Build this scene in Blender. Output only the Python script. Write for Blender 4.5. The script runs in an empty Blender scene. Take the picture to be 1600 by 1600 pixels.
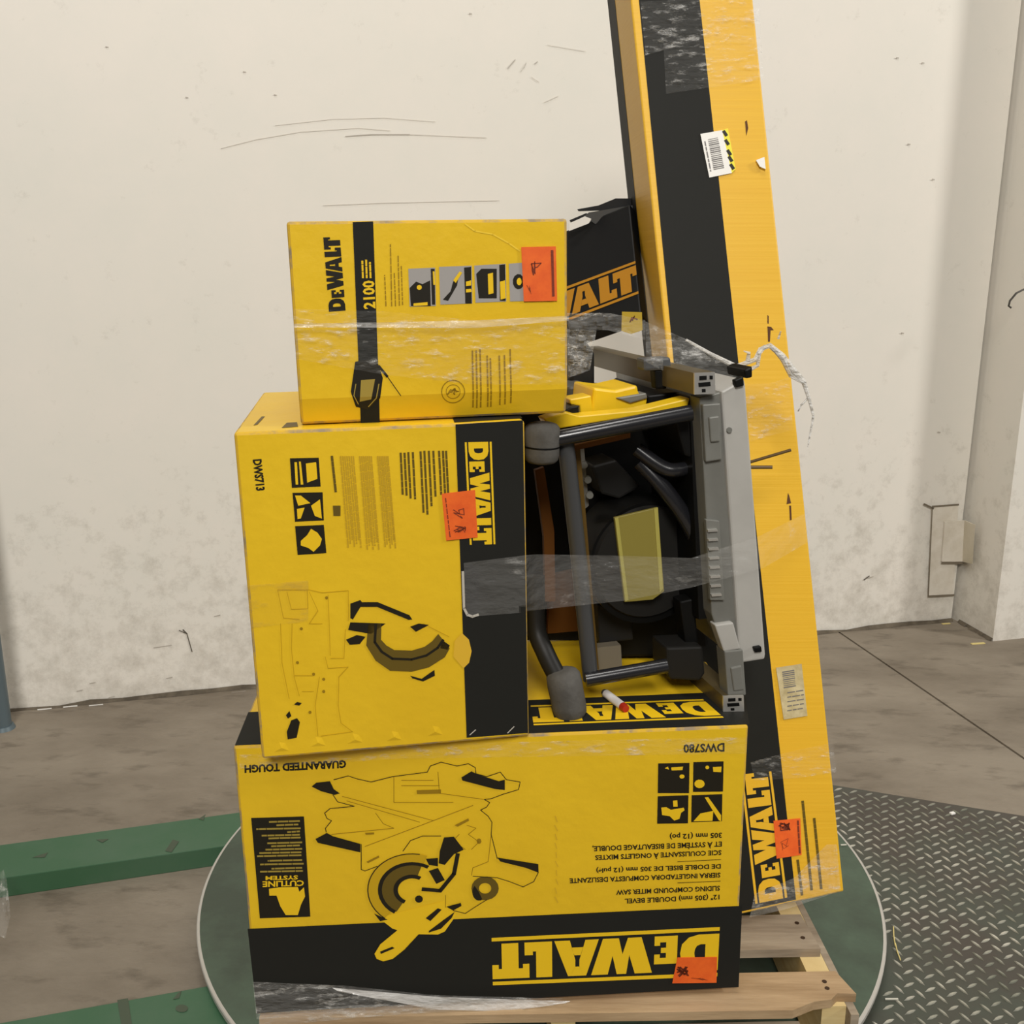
import bpy, bmesh, math, random
import numpy as np
from mathutils import Vector, Matrix
random.seed(7)
S = bpy.context.scene
COL = S.collection
R = math.radians

# ------------------------------------------------------------------ camera, world, lights, exposure
F, TH, CZ = 1550.0, R(14), 1.39
cam = bpy.data.cameras.new('camera'); cam.sensor_width = 36; cam.lens = F / 1600 * 36
co = bpy.data.objects.new('camera', cam); COL.objects.link(co)
co.location = (0, 0, CZ); co.rotation_euler = (R(90) - TH, 0, 0); S.camera = co

w = bpy.data.worlds.new('world'); S.world = w; w.use_nodes = True
w.node_tree.nodes['Background'].inputs[0].default_value = (1, .965, .915, 1)
w.node_tree.nodes['Background'].inputs[1].default_value = .095

def area(name, loc, aim, size, power, col=(1, .95, .86)):
    l = bpy.data.lights.new(name, 'AREA'); l.size = size; l.energy = power; l.color = col; l.shape = 'DISK'
    o = bpy.data.objects.new(name, l); COL.objects.link(o); o.location = loc
    o.rotation_euler = (Vector(aim) - Vector(loc)).to_track_quat('-Z', 'Y').to_euler()
area('ceiling_and_fill_light', (8.2, -.2, 5.6), (.4, 2.6, .9), 1.3, 360, (1, .965, .915))
area('ceiling_and_fill_light', (-.1, -4.4, 5.4), (0, 2.6, .6), 2.2, 370, (1, .965, .915))  # unseen front fill, centred behind the camera so its shadows stay hidden
area('ceiling_and_fill_light', (-.2, .8, 6.4), (0, 2.0, 0), 2.0, 105, (1, .965, .915))
vs = S.view_settings
vs.view_transform = 'Standard'; vs.look = 'None'; vs.gamma = 1; vs.exposure = 0.0; vs.use_curve_mapping = False

# ------------------------------------------------------------------ pixel rays -> points in the room
def ray(px, py):
    a = (px - 800) / F; b = (py - 800) / F
    return np.array([a, math.cos(TH) - b * math.sin(TH), -math.sin(TH) - b * math.cos(TH)])
CP = np.array([0, 0, CZ])
def atz(px, py, z):
    r = ray(px, py); return CP + (z - CZ) / r[2] * r
def P(px, py, Y):
    r = ray(px, py); return CP + Y / r[1] * r
def rot(yaw, roll, lean):
    yaw, roll, lean = R(yaw), R(roll), R(lean)
    cy, sy, cr, sr, cl, sl = math.cos(yaw), math.sin(yaw), math.cos(roll), math.sin(roll), math.cos(lean), math.sin(lean)
    return (np.array([[cy, -sy, 0], [sy, cy, 0], [0, 0, 1]]) @ np.array([[1, 0, 0], [0, cl, sl], [0, -sl, cl]])
            @ np.array([[cr, 0, -sr], [0, 1, 0], [sr, 0, cr]]))
class Face:
    """a plane in the room: origin, unit axes, outward normal; disp(u,v) = depth of a crease"""
    def __init__(s, O, U, V, crease=None):
        s.O, s.U, s.V = [np.array(q, float) for q in (O, U, V)]
        s.U /= np.linalg.norm(s.U); s.V /= np.linalg.norm(s.V)
        s.N = np.cross(s.U, s.V); s.crease = crease
    def uv(s, px, py):
        r = ray(px, py); t = np.dot(s.O - CP, s.N) / np.dot(r, s.N); q = CP + t * r - s.O
        return np.dot(q, s.U), np.dot(q, s.V)
    def at(s, u, v, off=0.0):
        d = 0
        if s.crease and v < s.crease[0]: d = -(s.crease[0] - v) * s.crease[1]
        return s.O + u * s.U + v * s.V + (off + d) * s.N
    def px(s, x, y, off=0.0): return s.at(*s.uv(x, y), off)

# ------------------------------------------------------------------ materials
def srgb(c):
    return tuple((v / 255 / 12.92 if v / 255 <= .04045 else ((v / 255 + .055) / 1.055) ** 2.4) for v in c) + (1,)
MATS = {}
def mat(name, col, rough=.5, metal=0, spec=.5, var=0, vscale=6, col2=None, bump=0, bscale=30, thr=None, stretch=None, coord='Object', bump2=0, b2scale=4):
    if name in MATS: return MATS[name]
    m = bpy.data.materials.new(name); m.use_nodes = True; MATS[name] = m
    nt = m.node_tree; N = nt.nodes; L = nt.links; b = N['Principled BSDF']
    b.inputs['Base Color'].default_value = srgb(col); b.inputs['Roughness'].default_value = rough
    b.inputs['Metallic'].default_value = metal; b.inputs['Specular IOR Level'].default_value = spec
    tc = N.new('ShaderNodeTexCoord'); src = tc.outputs[coord]
    if stretch:
        mp = N.new('ShaderNodeMapping'); mp.inputs['Scale'].default_value = stretch[:3]
        if len(stretch) > 3: mp.inputs['Rotation'].default_value = (0, 0, stretch[3])
        L.new(src, mp.inputs[0]); src = mp.outputs[0]
    if col2:
        n = N.new('ShaderNodeTexNoise'); n.inputs['Scale'].default_value = vscale; n.inputs['Detail'].default_value = 8
        n.inputs['Roughness'].default_value = .65; L.new(src, n.inputs['Vector'])
        r = N.new('ShaderNodeValToRGB'); lo, hi = thr or (.35, .65)
        r.color_ramp.elements[0].position = lo; r.color_ramp.elements[1].position = hi
        r.color_ramp.elements[0].color = srgb(col); r.color_ramp.elements[1].color = srgb(col2)
        L.new(n.outputs[0], r.inputs[0]); L.new(r.outputs[0], b.inputs['Base Color'])
    last = None
    for st, sc in ((bump, bscale), (bump2, b2scale)):
        if st:
            n = N.new('ShaderNodeTexNoise'); n.inputs['Scale'].default_value = sc; n.inputs['Detail'].default_value = 4
            L.new(src, n.inputs['Vector']); bp = N.new('ShaderNodeBump'); bp.inputs['Strength'].default_value = 1
            bp.inputs['Distance'].default_value = st; L.new(n.outputs[0], bp.inputs['Height'])
            if last: L.new(last.outputs[0], bp.inputs['Normal'])
            L.new(bp.outputs[0], b.inputs['Normal']); last = bp
    return m
YEL = mat('yellow_cardboard', (230, 190, 34), .42, spec=.35, col2=(222, 181, 30), vscale=3, bump=.0006, bscale=60, bump2=.006, b2scale=4)
YELL = mat('amber_cardboard', (228, 180, 46), .45, spec=.35, col2=(224, 174, 40), vscale=2, bump=.0004, bscale=1, stretch=(2, 2, 160), bump2=0)
WORN = mat('worn_carton_edge', (214, 172, 40), .7, col2=(150, 132, 104), vscale=26, thr=(.45, .62))
BLK = mat('black_ink', (34, 34, 31), .6, spec=.14, bump2=.003, b2scale=5)
BLKB = mat('shaded_black_cardboard', (15, 15, 15), .5, spec=.3)  # extra dark: shade on the back carton put into the colour
INK = mat('black_print', (30, 26, 16), .5, spec=.3)
BROWN = mat('brown_print', (150, 118, 18), .5, spec=.3)
PALEBR = mat('pale_brown_print', (196, 158, 22), .5, spec=.3)
DKBR = mat('dark_brown_print', (98, 80, 24), .5, spec=.3)
YINK = mat('yellow_print', (234, 192, 28), .45, spec=.35)
YINKB = mat('amber_print', (228, 180, 44), .45, spec=.35)
OINK = mat('shaded_gold_print', (176, 122, 28), .5, spec=.3)  # gold darkened for the shade behind the top carton
GREY = mat('grey_print', (158, 154, 150), .5)
LGREY = mat('light_grey_print', (186, 180, 168), .5)
TAN = mat('tan_print', (156, 134, 52), .5)
ORG = mat('orange_sticker_paper', (240, 106, 30), .55, col2=(226, 90, 24), vscale=40)
ORGD = mat('dark_red_ink', (120, 44, 16), .6)
WHT = mat('white_label_paper', (236, 234, 228), .6)
WALLM = None

# ------------------------------------------------------------------ mesh helpers
class MB:
    def __init__(s): s.v = []; s.f = []
    def add(s, v, f):
        b = len(s.v); s.v += [tuple(float(c) for c in q) for q in v]; s.f += [tuple(i + b for i in g) for g in f]; return s
    def quad(s, a, b, c, d): return s.add([a, b, c, d], [(0, 1, 2, 3)])
    def box8(s, p):   # p: 4 front + 4 back points
        return s.add(p, [(0, 1, 2, 3), (7, 6, 5, 4), (0, 4, 5, 1), (1, 5, 6, 2), (2, 6, 7, 3), (3, 7, 4, 0)])
    def box(s, c, size, M=None):
        M = np.eye(3) if M is None else M; c = np.array(c, float); h = np.array(size) / 2
        q = [c + M @ (h * np.array(k)) for k in ((-1, -1, -1), (1, -1, -1), (1, -1, 1), (-1, -1, 1), (-1, 1, -1), (1, 1, -1), (1, 1, 1), (-1, 1, 1))]
        return s.box8(q)
    def prism(s, pts, vec):
        n = len(pts); pts = [np.array(p, float) for p in pts]; vec = np.array(vec, float)
        f = [tuple(range(n)), tuple(range(2 * n - 1, n - 1, -1))] + [(i, n + i, n + (i + 1) % n, (i + 1) % n) for i in range(n)]
        return s.add(pts + [p + vec for p in pts], f)
    def tube(s, pts, r, seg=12, caps=True):
        pts = [Vector(p) for p in pts]; n = len(pts); rr = r if isinstance(r, (list, tuple)) else [r] * n
        up = None; vs_ = []; fs = []
        for i, p in enumerate(pts):
            t = (pts[min(i + 1, n - 1)] - pts[max(i - 1, 0)]).normalized()
            if up is None:
                up = t.orthogonal().normalized()
            up = (up - t * up.dot(t)).normalized(); w_ = t.cross(up)
            for k in range(seg):
                a = 2 * math.pi * k / seg; vs_.append(p + (up * math.cos(a) + w_ * math.sin(a)) * rr[i])
        for i in range(n - 1):
            for k in range(seg):
                a = i * seg + k; b = i * seg + (k + 1) % seg; fs.append((a, b, b + seg, a + seg))
        if caps: fs += [tuple(range(seg - 1, -1, -1)), tuple((n - 1) * seg + k for k in range(seg))]
        return s.add(vs_, fs)
    def disc(s, c, axis, r, h, seg=40, taper=1.0):
        c = Vector(c); a = Vector(axis).normalized()
        return s.tube([c, c + a * h], [r, r * taper], seg)
    def strip(s, face, pts, width, off):   # a printed line on a face, pixel polyline
        uv = [np.array(face.uv(*p)) for p in pts]; sc = np.linalg.norm(np.array(face.uv(pts[0][0] + 1, pts[0][1])) - uv[0])
        h = width * sc / 2
        for a, b in zip(uv[:-1], uv[1:]):
            d = b - a; l = np.linalg.norm(d)
            if l < 1e-9: continue
            d /= l; n = np.array([-d[1], d[0]]) * h; a2 = a - d * h * .5; b2 = b + d * h * .5
            s.quad(*[face.at(*q, off) for q in (a2 - n, b2 - n, b2 + n, a2 + n)])
        return s
    def poly(s, face, pts, off):
        q = [face.px(*p, off) for p in pts]; uv = [face.uv(*p) for p in pts]
        ar = sum(uv[i][0] * uv[(i + 1) % len(uv)][1] - uv[(i + 1) % len(uv)][0] * uv[i][1] for i in range(len(uv)))
        if ar < 0: q = q[::-1]
        return s.add(q, [tuple(range(len(q)))])
    def build(s, name, m, parent=None, smooth=False, label=None, bevel=0, crease=None, subdiv=0):
        me = bpy.data.meshes.new(name); base = np.array(parent_origin(parent))
        me.from_pydata([tuple(np.array(v) - base) for v in s.v], [], s.f)
        bm = bmesh.new(); bm.from_mesh(me)
        if crease is not None:
            face, off = crease; O = face.at(0, face.crease[0]) - base
            bmesh.ops.bisect_plane(bm, geom=bm.verts[:] + bm.edges[:] + bm.faces[:], plane_co=O, plane_no=face.V)
            for v in bm.verts:   # bend the print back with the crushed strip of the carton
                h = np.dot(np.array(v.co) + base - face.O, face.V)
                if h < face.crease[0]: v.co -= Vector(face.N * (face.crease[0] - h) * face.crease[1])
        if bevel: bmesh.ops.bevel(bm, geom=bm.edges[:], offset=bevel, segments=2, affect='EDGES', profile=.6)
        bmesh.ops.recalc_face_normals(bm, faces=bm.faces[:]) if bevel or smooth else None
        bm.to_mesh(me); bm.free()
        if smooth:
            for p in me.polygons: p.use_smooth = True
            me.set_sharp_from_angle(angle=R(40))
        me.materials.append(m)
        o = bpy.data.objects.new(name, me); COL.objects.link(o)
        if parent: o.parent = parent
        if label: o['label'] = label
        if name in ('small_print', 'barcode', 'label_print', 'handwriting', 'grime_line', 'paint_flake', 'torn_hole', 'dent', 'crease_mark', 'staple', 'oil_stain', 'nail_head', 'printed_drawing', 'picture_print'): o['kind'] = 'stuff'
        return o
ORIG = {}
def parent_origin(p):
    o = np.zeros(3)
    while p is not None:
        o += np.array(p.location); p = p.parent
    return o
def thing(name, loc, label, cat, group=None):
    o = bpy.data.objects.new(name, None); COL.objects.link(o); o.location = tuple(float(c) for c in loc); o.empty_display_size = .05
    return tag(o, label, cat, group)
def tag(o, label, cat, group=None, kind=None):
    o['label'] = label; o['category'] = cat
    if group: o['group'] = group
    if kind: o['kind'] = kind
    return o
def struct(o, label=None):
    o['kind'] = 'structure'
    if label: o['label'] = label
    return o

# ------------------------------------------------------------------ print: lettering, greeked text, logo
def text_mesh(body, bold):
    cu = bpy.data.curves.new('lettering', 'FONT'); cu.body = body; cu.offset = bold; cu.resolution_u = 2; cu.fill_mode = 'FRONT'
    ob = bpy.data.objects.new('lettering', cu); COL.objects.link(ob)
    dg = bpy.context.evaluated_depsgraph_get(); me = bpy.data.meshes.new_from_object(ob.evaluated_get(dg))
    v = [tuple(p.co) for p in me.vertices]; f = [tuple(p.vertices) for p in me.polygons]
    bpy.data.objects.remove(ob); bpy.data.curves.remove(cu); bpy.data.meshes.remove(me)
    return v, f
CAP = .69
def text(mb, face, body, start, end, cap, off, bold=.012, mt=None, par=None):
    v, f = text_mesh(body, bold); x0 = min(q[0] for q in v); x1 = max(q[0] for q in v)
    a, b, c = [np.array(face.uv(*q)) for q in (start, end, cap)]
    pts = [face.at(*(a + (b - a) * (q[0] - x0) / (x1 - x0) + (c - a) * q[1] / CAP), off) for q in v]
    if par is not None: return MB().add(pts, f).build('printed_text', mt, par)
    mb.add(pts, f)
def ring(o, i):
    n = len(o); return o + i, [(k, (k + 1) % n, n + (k + 1) % n, n + k) for k in range(n)]
def logo_shapes():
    """heavy slab lettering of the cartons, x 0..1 along the word, y 0..1 letter height"""
    out = []
    o = [(0, 0), (.09, 0), (.135, .07), (.165, .25), (.172, .5), (.165, .75), (.135, .93), (.09, 1), (0, 1)]
    i = [(.06, .27), (.082, .27), (.098, .31), (.106, .4), (.108, .5), (.106, .6), (.098, .69), (.082, .73), (.06, .73)]
    out.append(ring(o, i))
    e = [(.185, 0), (.287, 0), (.287, .26), (.262, .26), (.262, .17), (.235, .17), (.235, .32), (.258, .32), (.258, .46), (.235, .46), (.235, .6), (.262, .6), (.262, .5), (.287, .5), (.287, .77), (.185, .77)]
    out.append((e, [tuple(range(len(e)))]))
    wv = [(.295, 1), (.372, 1), (.398, .48), (.41, 1), (.452, 1), (.472, .48), (.492, 1), (.566, 1), (.515, 0), (.445, 0), (.428, .45), (.405, 0), (.345, 0)]
    out.append((wv, [tuple(range(len(wv)))]))
    out.append(([(.533, 0), (.592, 0), (.618, .55), (.618, .76), (.6, 1), (.588, 1)], [tuple(range(6))]))
    out.append(([(.728, 0), (.66, 0), (.636, .55), (.636, .76), (.66, 1), (.668, 1)][::-1], [tuple(range(6))]))
    out.append(([(.6, 1), (.618, .74), (.636, .74), (.66, 1)], [(0, 1, 2, 3)]))
    out.append(([(.602, .2), (.655, .2), (.64, .42), (.613, .42)], [(0, 1, 2, 3)]))
    l = [(.738, 0), (.858, 0), (.858, .36), (.822, .36), (.822, .26), (.808, .26), (.808, 1), (.738, 1)]
    out.append((l, [tuple(range(len(l)))]))
    t = [(.885, 0), (.958, 0), (.958, .72), (.972, .72), (.972, .6), (1, .6), (1, 1), (.838, 1), (.838, .6), (.866, .6), (.866, .72), (.885, .72)]
    out.append((t, [tuple(range(len(t)))]))
    return out
LOGO = logo_shapes()
def logo(mb, face, bs, be, cs, ce, off, bars=True):
    """bs/be: pixel of base line start/end, cs/ce: of the upper line start/end"""
    A, B, C, D = [np.array(face.uv(*q)) for q in (bs, be, cs, ce)]
    def m(x, y): return face.at(*((A * (1 - x) + B * x) * (1 - y) + (C * (1 - x) + D * x) * y), off)
    lo, hi = (.13, .87) if bars else (0, 1)
    for v, f in LOGO: mb.add([m(x, lo + (hi - lo) * y) for x, y in v], f)
    if bars:
        for a, b in ((0, .075), (.925, 1)): mb.quad(m(0, a), m(1, a), m(1, b), m(0, b))
def greek(mb, face, a, b, n_break, off, width=2.2, seed=0):
    """an unreadable line of small print: a row of word-long dashes"""
    rn = random.Random(seed); t = 0; a = np.array(a, float); b = np.array(b, float); L = np.linalg.norm(b - a)
    while t < 1:
        l = rn.uniform(.5, 1.5) / n_break; e = min(1, t + l)
        mb.strip(face, [tuple(a + (b - a) * t), tuple(a + (b - a) * e)], width, off); t = e + 2.4 / L
def scribble(mb, face, c, w_, h, n, off, seed, width=1.3):
    rn = random.Random(seed); p = [(c[0] + rn.uniform(-w_, w_), c[1] + rn.uniform(-h, h)) for _ in range(n)]
    mb.strip(face, p, width, off)
def crop(x0, y0, s): return lambda pts: [(x0 + x * s, y0 + y * s) for x, y in pts]
def arc(cx, cy, rx, ry, a0, a1, n=20):
    return [(cx + rx * math.cos(R(a0 + (a1 - a0) * k / n)), cy - ry * math.sin(R(a0 + (a1 - a0) * k / n))) for k in range(n + 1)]
def band(mb, face, cv, cx, cy, rx, ry, f0, f1, a0, a1, off, n=18):
    o = arc(cx, cy, rx * f1, ry * f1, a0, a1, n); i = arc(cx, cy, rx * f0, ry * f0, a0, a1, n)
    for k in range(n): mb.poly(face, cv([o[k], o[k + 1], i[k + 1], i[k]]), off)

# ------------------------------------------------------------------ cartons
def carton(name, O, ang, W, H, D, m, label, cat='box', edge=WORN, bevel=.004, crease=None, foot=0):
    Q = rot(*ang); O = np.array(O, float); ctr = O + Q @ np.array([W / 2, D / 2, 0])
    t = thing(name, ctr, label, cat)
    me = bpy.data.meshes.new('carton_body'); bm = bmesh.new(); bmesh.ops.create_cube(bm, size=1)
    for v in bm.verts:
        v.co = Vector((v.co.x * W, v.co.y * D, v.co.z * H))
    r = bmesh.ops.bevel(bm, geom=bm.edges[:], offset=bevel, segments=2, affect='EDGES', profile=.5)
    for f in bm.faces: f.material_index = 0 if f.calc_area() > W * D * .02 and f.calc_area() > .004 else 1
    if crease:
        vc, sl = crease
        bmesh.ops.bisect_plane(bm, geom=bm.verts[:] + bm.edges[:] + bm.faces[:], plane_co=(0, 0, -H / 2 + vc), plane_no=(0, 0, 1))
        for v in bm.verts:
            h = v.co.z + H / 2
            if h < vc - 1e-5 and v.co.y < 0: v.co.y += (vc - h) * sl
    for v in bm.verts:
        if foot and v.co.z < 0 and v.co.y < 0 and v.co.x < W * .1: v.co.z -= foot
    loc = O + Q @ np.array([W / 2, D / 2, H / 2]) - ctr
    Q4 = Matrix(Q.tolist()).to_4x4()
    bm.transform(Matrix.Translation(Vector(loc)) @ Q4); bm.to_mesh(me); bm.free()
    me.materials.append(m); me.materials.append(edge)
    b = bpy.data.objects.new('carton_body', me); COL.objects.link(b); b.parent = t
    fr = Face(O, Q @ np.array([1, 0, 0]), Q @ np.array([0, 0, 1]))
    if crease: fr.crease = None; 
    tp = Face(O + Q @ np.array([0, 0, H]), Q @ np.array([1, 0, 0]), Q @ np.array([0, 1, 0]))
    lf = Face(O + Q @ np.array([0, D, 0]), Q @ np.array([0, -1, 0]), Q @ np.array([0, 0, 1]))
    return t, fr, tp, lf, Q
def sticker(t, face, pts, off, marks, label):
    q = [face.px(*p, off) for p in pts]
    s = MB().prism(q, face.N * -.0006).build('price_sticker', ORG, t, label=label)
    m = MB(); marks(m); m.build('handwriting', ORGD, s)
    return s

# ================================================================== SETTING
gw = atz(0, 1113, 0), atz(1490, 970, 0); gd = (gw[1] - gw[0]); gd /= np.linalg.norm(gd); gn = np.array([gd[1], -gd[0], 0])  # towards camera
wallm = bpy.data.materials.new('painted_panel_wall'); wallm.use_nodes = True
nt = wallm.node_tree; N = nt.nodes; Lk = nt.links; b = N['Principled BSDF']; b.inputs['Roughness'].default_value = .55; b.inputs['Specular IOR Level'].default_value = .25
tc = N.new('ShaderNodeTexCoord'); geo = N.new('ShaderNodeNewGeometry'); sep = N.new('ShaderNodeSeparateXYZ'); Lk.new(geo.outputs['Position'], sep.inputs[0])
n1 = N.new('ShaderNodeTexNoise'); n1.inputs['Scale'].default_value = 2.2; n1.inputs['Detail'].default_value = 10; n1.inputs['Roughness'].default_value = .7; Lk.new(geo.outputs['Position'], n1.inputs['Vector'])
n2 = N.new('ShaderNodeTexNoise'); n2.inputs['Scale'].default_value = 14; n2.inputs['Detail'].default_value = 12; n2.inputs['Roughness'].default_value = .75; Lk.new(geo.outputs['Position'], n2.inputs['Vector'])
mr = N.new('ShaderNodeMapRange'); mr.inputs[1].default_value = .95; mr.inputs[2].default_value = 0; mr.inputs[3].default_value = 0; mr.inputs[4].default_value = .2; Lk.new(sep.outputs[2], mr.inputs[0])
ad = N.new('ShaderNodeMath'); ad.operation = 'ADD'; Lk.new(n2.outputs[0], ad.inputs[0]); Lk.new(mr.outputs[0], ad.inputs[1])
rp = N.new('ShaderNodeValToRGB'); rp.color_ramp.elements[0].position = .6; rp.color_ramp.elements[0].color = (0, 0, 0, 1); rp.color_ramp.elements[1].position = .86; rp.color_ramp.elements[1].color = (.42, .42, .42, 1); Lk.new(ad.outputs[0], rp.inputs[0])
rp2 = N.new('ShaderNodeValToRGB'); rp2.color_ramp.elements[0].position = .3; rp2.color_ramp.elements[1].position = .7
rp2.color_ramp.elements[0].color = srgb((226, 223, 213)); rp2.color_ramp.elements[1].color = srgb((233, 227, 217)); Lk.new(n1.outputs[0], rp2.inputs[0])
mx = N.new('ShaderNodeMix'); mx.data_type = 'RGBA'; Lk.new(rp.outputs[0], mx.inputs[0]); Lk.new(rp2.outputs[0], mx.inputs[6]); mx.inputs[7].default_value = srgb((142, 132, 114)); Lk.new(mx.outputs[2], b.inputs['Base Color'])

# floor: two slabs with an open joint
conc = mat('stained_concrete', (144, 134, 119), .6, spec=.3, col2=(112, 102, 88), vscale=1.6, thr=(.38, .72), bump=.0015, bscale=40, stretch=(1, 1.7, 1, .5))
nt = conc.node_tree; N = nt.nodes; Lk = nt.links; b = N['Principled BSDF']; base = b.inputs['Base Color'].links[0].from_socket
tc = N.new('ShaderNodeTexCoord'); mp = N.new('ShaderNodeMapping'); mp.inputs['Scale'].default_value = (1, 2.4, 1); mp.inputs['Rotation'].default_value = (0, 0, .35); Lk.new(tc.outputs['Object'], mp.inputs[0])
n = N.new('ShaderNodeTexNoise'); n.inputs['Scale'].default_value = 6.5; n.inputs['Detail'].default_value = 9; n.inputs['Roughness'].default_value = .62; Lk.new(mp.outputs[0], n.inputs['Vector'])
r = N.new('ShaderNodeValToRGB'); r.color_ramp.elements[0].position = .54; r.color_ramp.elements[0].color = (0, 0, 0, 1); r.color_ramp.elements[1].position = .74; r.color_ramp.elements[1].color = (.75, .75, .75, 1); Lk.new(n.outputs[0], r.inputs[0])
mx = N.new('ShaderNodeMix'); mx.data_type = 'RGBA'; Lk.new(r.outputs[0], mx.inputs[0]); Lk.new(base, mx.inputs[6]); mx.inputs[7].default_value = srgb((86, 77, 65)); Lk.new(mx.outputs[2], b.inputs['Base Color'])
dark = mat('dark_joint', (52, 46, 38), .9)
fl = struct(MB().box((0, 2, -.05), (12, 10, .02)).build('floor', dark), 'stained grey concrete warehouse floor')
j0 = atz(1310, 987, 0); j1 = atz(1600, 1185, 0); jd = (j1 - j0) / np.linalg.norm(j1 - j0); jn = np.array([-jd[1], jd[0], 0])
if jn[0] < 0: jn = -jn
g = .0045
a, b_ = j0 - jd * 4, j1 + jd * 4.4
for sgn in (-1, 1):
    p0, p1 = a + jn * sgn * g, b_ + jn * sgn * g; far = np.array([6 * sgn, 0, 0])
    q = [p0, p1, np.array([6 * sgn, p1[1], 0]), np.array([6 * sgn, p0[1], 0])]
    if sgn > 0: q = q[::-1]
    MB().prism(q, (0, 0, -.039)).build('concrete_slab', conc, fl)

# wall: thick panel, ends at a groove before the column
w0 = gw[0] - gd * 2.2; w1 = atz(1486, 969.8, 0); Hh = 3.6
wall = struct(MB().prism([w0, w1, w1 - gn * .12, w0 - gn * .12], (0, 0, Hh)).build('wall_back', wallm), 'scuffed white painted panel wall')
WF = Face(w0, gd, (0, 0, 1))
backm = mat('added_groove_backing', (70, 64, 52), .9)
struct(MB().prism([w1 - gd * .1 - gn * .1, w1 + gd * .3 - gn * .1, w1 + gd * .3 - gn * .2, w1 - gd * .1 - gn * .2], (0, 0, Hh)).build('groove_backing_1', backm), 'dark backing added behind the gap between wall and column')  # added backing, keeps light from showing through the groove
colm = mat('column_paint', (216, 208, 190), .6, spec=.25, col2=(200, 192, 170), vscale=4, bump=.0008, bscale=30)
c0 = atz(1499, 972, 0); c1 = atz(1551, 1002, 0)
c0b = c0 - gn * .2
column = struct(MB().prism([c1, c1 + gd * 3.2, c0b + gd * 3.3, c0b, c0], (0, 0, Hh)).build('wall_column', wallm), 'projecting painted column beside the white wall')
skirt = mat('dirty_floor_seam', (112, 102, 86), .9, col2=(76, 68, 56), vscale=14)
m_ = MB(); n = 60; rn = random.Random(3)
tops = [rn.uniform(.004, .017) for _ in range(n + 1)]; outs = [rn.uniform(.004, .016) for _ in range(n + 1)]
L_ = np.linalg.norm(w1 - w0)
for k in range(n):
    A, B = w0 + gd * L_ * k / n, w0 + gd * L_ * (k + 1) / n
    m_.quad(A + gn * outs[k] + (0, 0, .001), B + gn * outs[k + 1] + (0, 0, .001), B + gn * .001 + np.array((0, 0, tops[k + 1])), A + gn * .001 + np.array((0, 0, tops[k])))
struct(m_.build('baseboard_back', skirt), 'dirty seam along the foot of the white wall')
m_ = MB(); cd = (c1 - c0); 
for k in range(8):
    A, B = c0 + cd * k / 8, c0 + cd * (k + 1) / 8; nn = np.array([-gd[0], -gd[1], 0])
    m_.quad(B + nn * rn.uniform(.006, .018) + (0, 0, .001), A + nn * rn.uniform(.006, .018) + (0, 0, .001), A + nn * .001 + (0, 0, .012), B + nn * .001 + (0, 0, .012))
struct(m_.build('baseboard_column', skirt), 'dirty seam along the foot of the column')

# scuffs on the wall (marks with a shape of their own)
scm = mat('grey_scuff', (184, 177, 166), .8); scd = mat('dark_scuff', (96, 90, 80), .8); scl = mat('pale_scuff', (215, 209, 198), .8)
def scuff(pts, wd, m=scm): MB().strip(WF, pts, wd, .0008).build('scuff_mark', m, wall)
scuff([(345, 232), (400, 218), (470, 206), (560, 200), (610, 204)], .8, scl); scuff([(430, 196), (520, 186), (600, 184), (680, 190)], .7, scl)
scuff([(540, 213), (580, 210), (640, 210)], 1.2); scuff([(640, 210), (760, 215)], .8, scl); scuff([(505, 321), (600, 317), (780, 313)], .8, scl)
scuff([(793, 107), (805, 93)], 1.1); scuff([(813, 112), (822, 98), (818, 106)], .8, scl); scuff([(835, 100), (840, 96)], .9); scuff([(830, 120), (842, 128)], .7, scl)
scuff([(855, 70), (915, 80)], .7, scl); scuff([(850, 160), (872, 150)], .9, scl)
for x, y in ((165, 73), (290, 152), (380, 112), (428, 148), (733, 21), (1400, 90), (1440, 98), (1418, 225), (1456, 280), (1408, 520), (1465, 675)): scuff([(x, y), (x + 4, y + .6)], 1.4)
scuff([(280, 985), (292, 990), (300, 1018)], 1.6, scd); scuff([(292, 990), (286, 984)], 2.2, scd); scuff([(240, 1012), (268, 1008)], 1.3, scm)
for x, y in ((335, 963), (170, 1090), (140, 1068), (120, 1080), (260, 1060), (1355, 903)): scuff([(x, y), (x + 9, y - 2)], 1.6, scm)
scuff([(1350, 906), (1358, 900)], 1.8, scd)
m_ = MB()   # paint chips, white, where the wall meets the floor
for x, y in ((70, 1107), (110, 1103), (150, 1101), (195, 1099), (372, 1081)):
    m_.strip(WF, [(x - 9, y - 2), (x + 12, y - 4)], 2.2, .019)
m_.build('paint_flake', WHT, wall)

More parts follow.
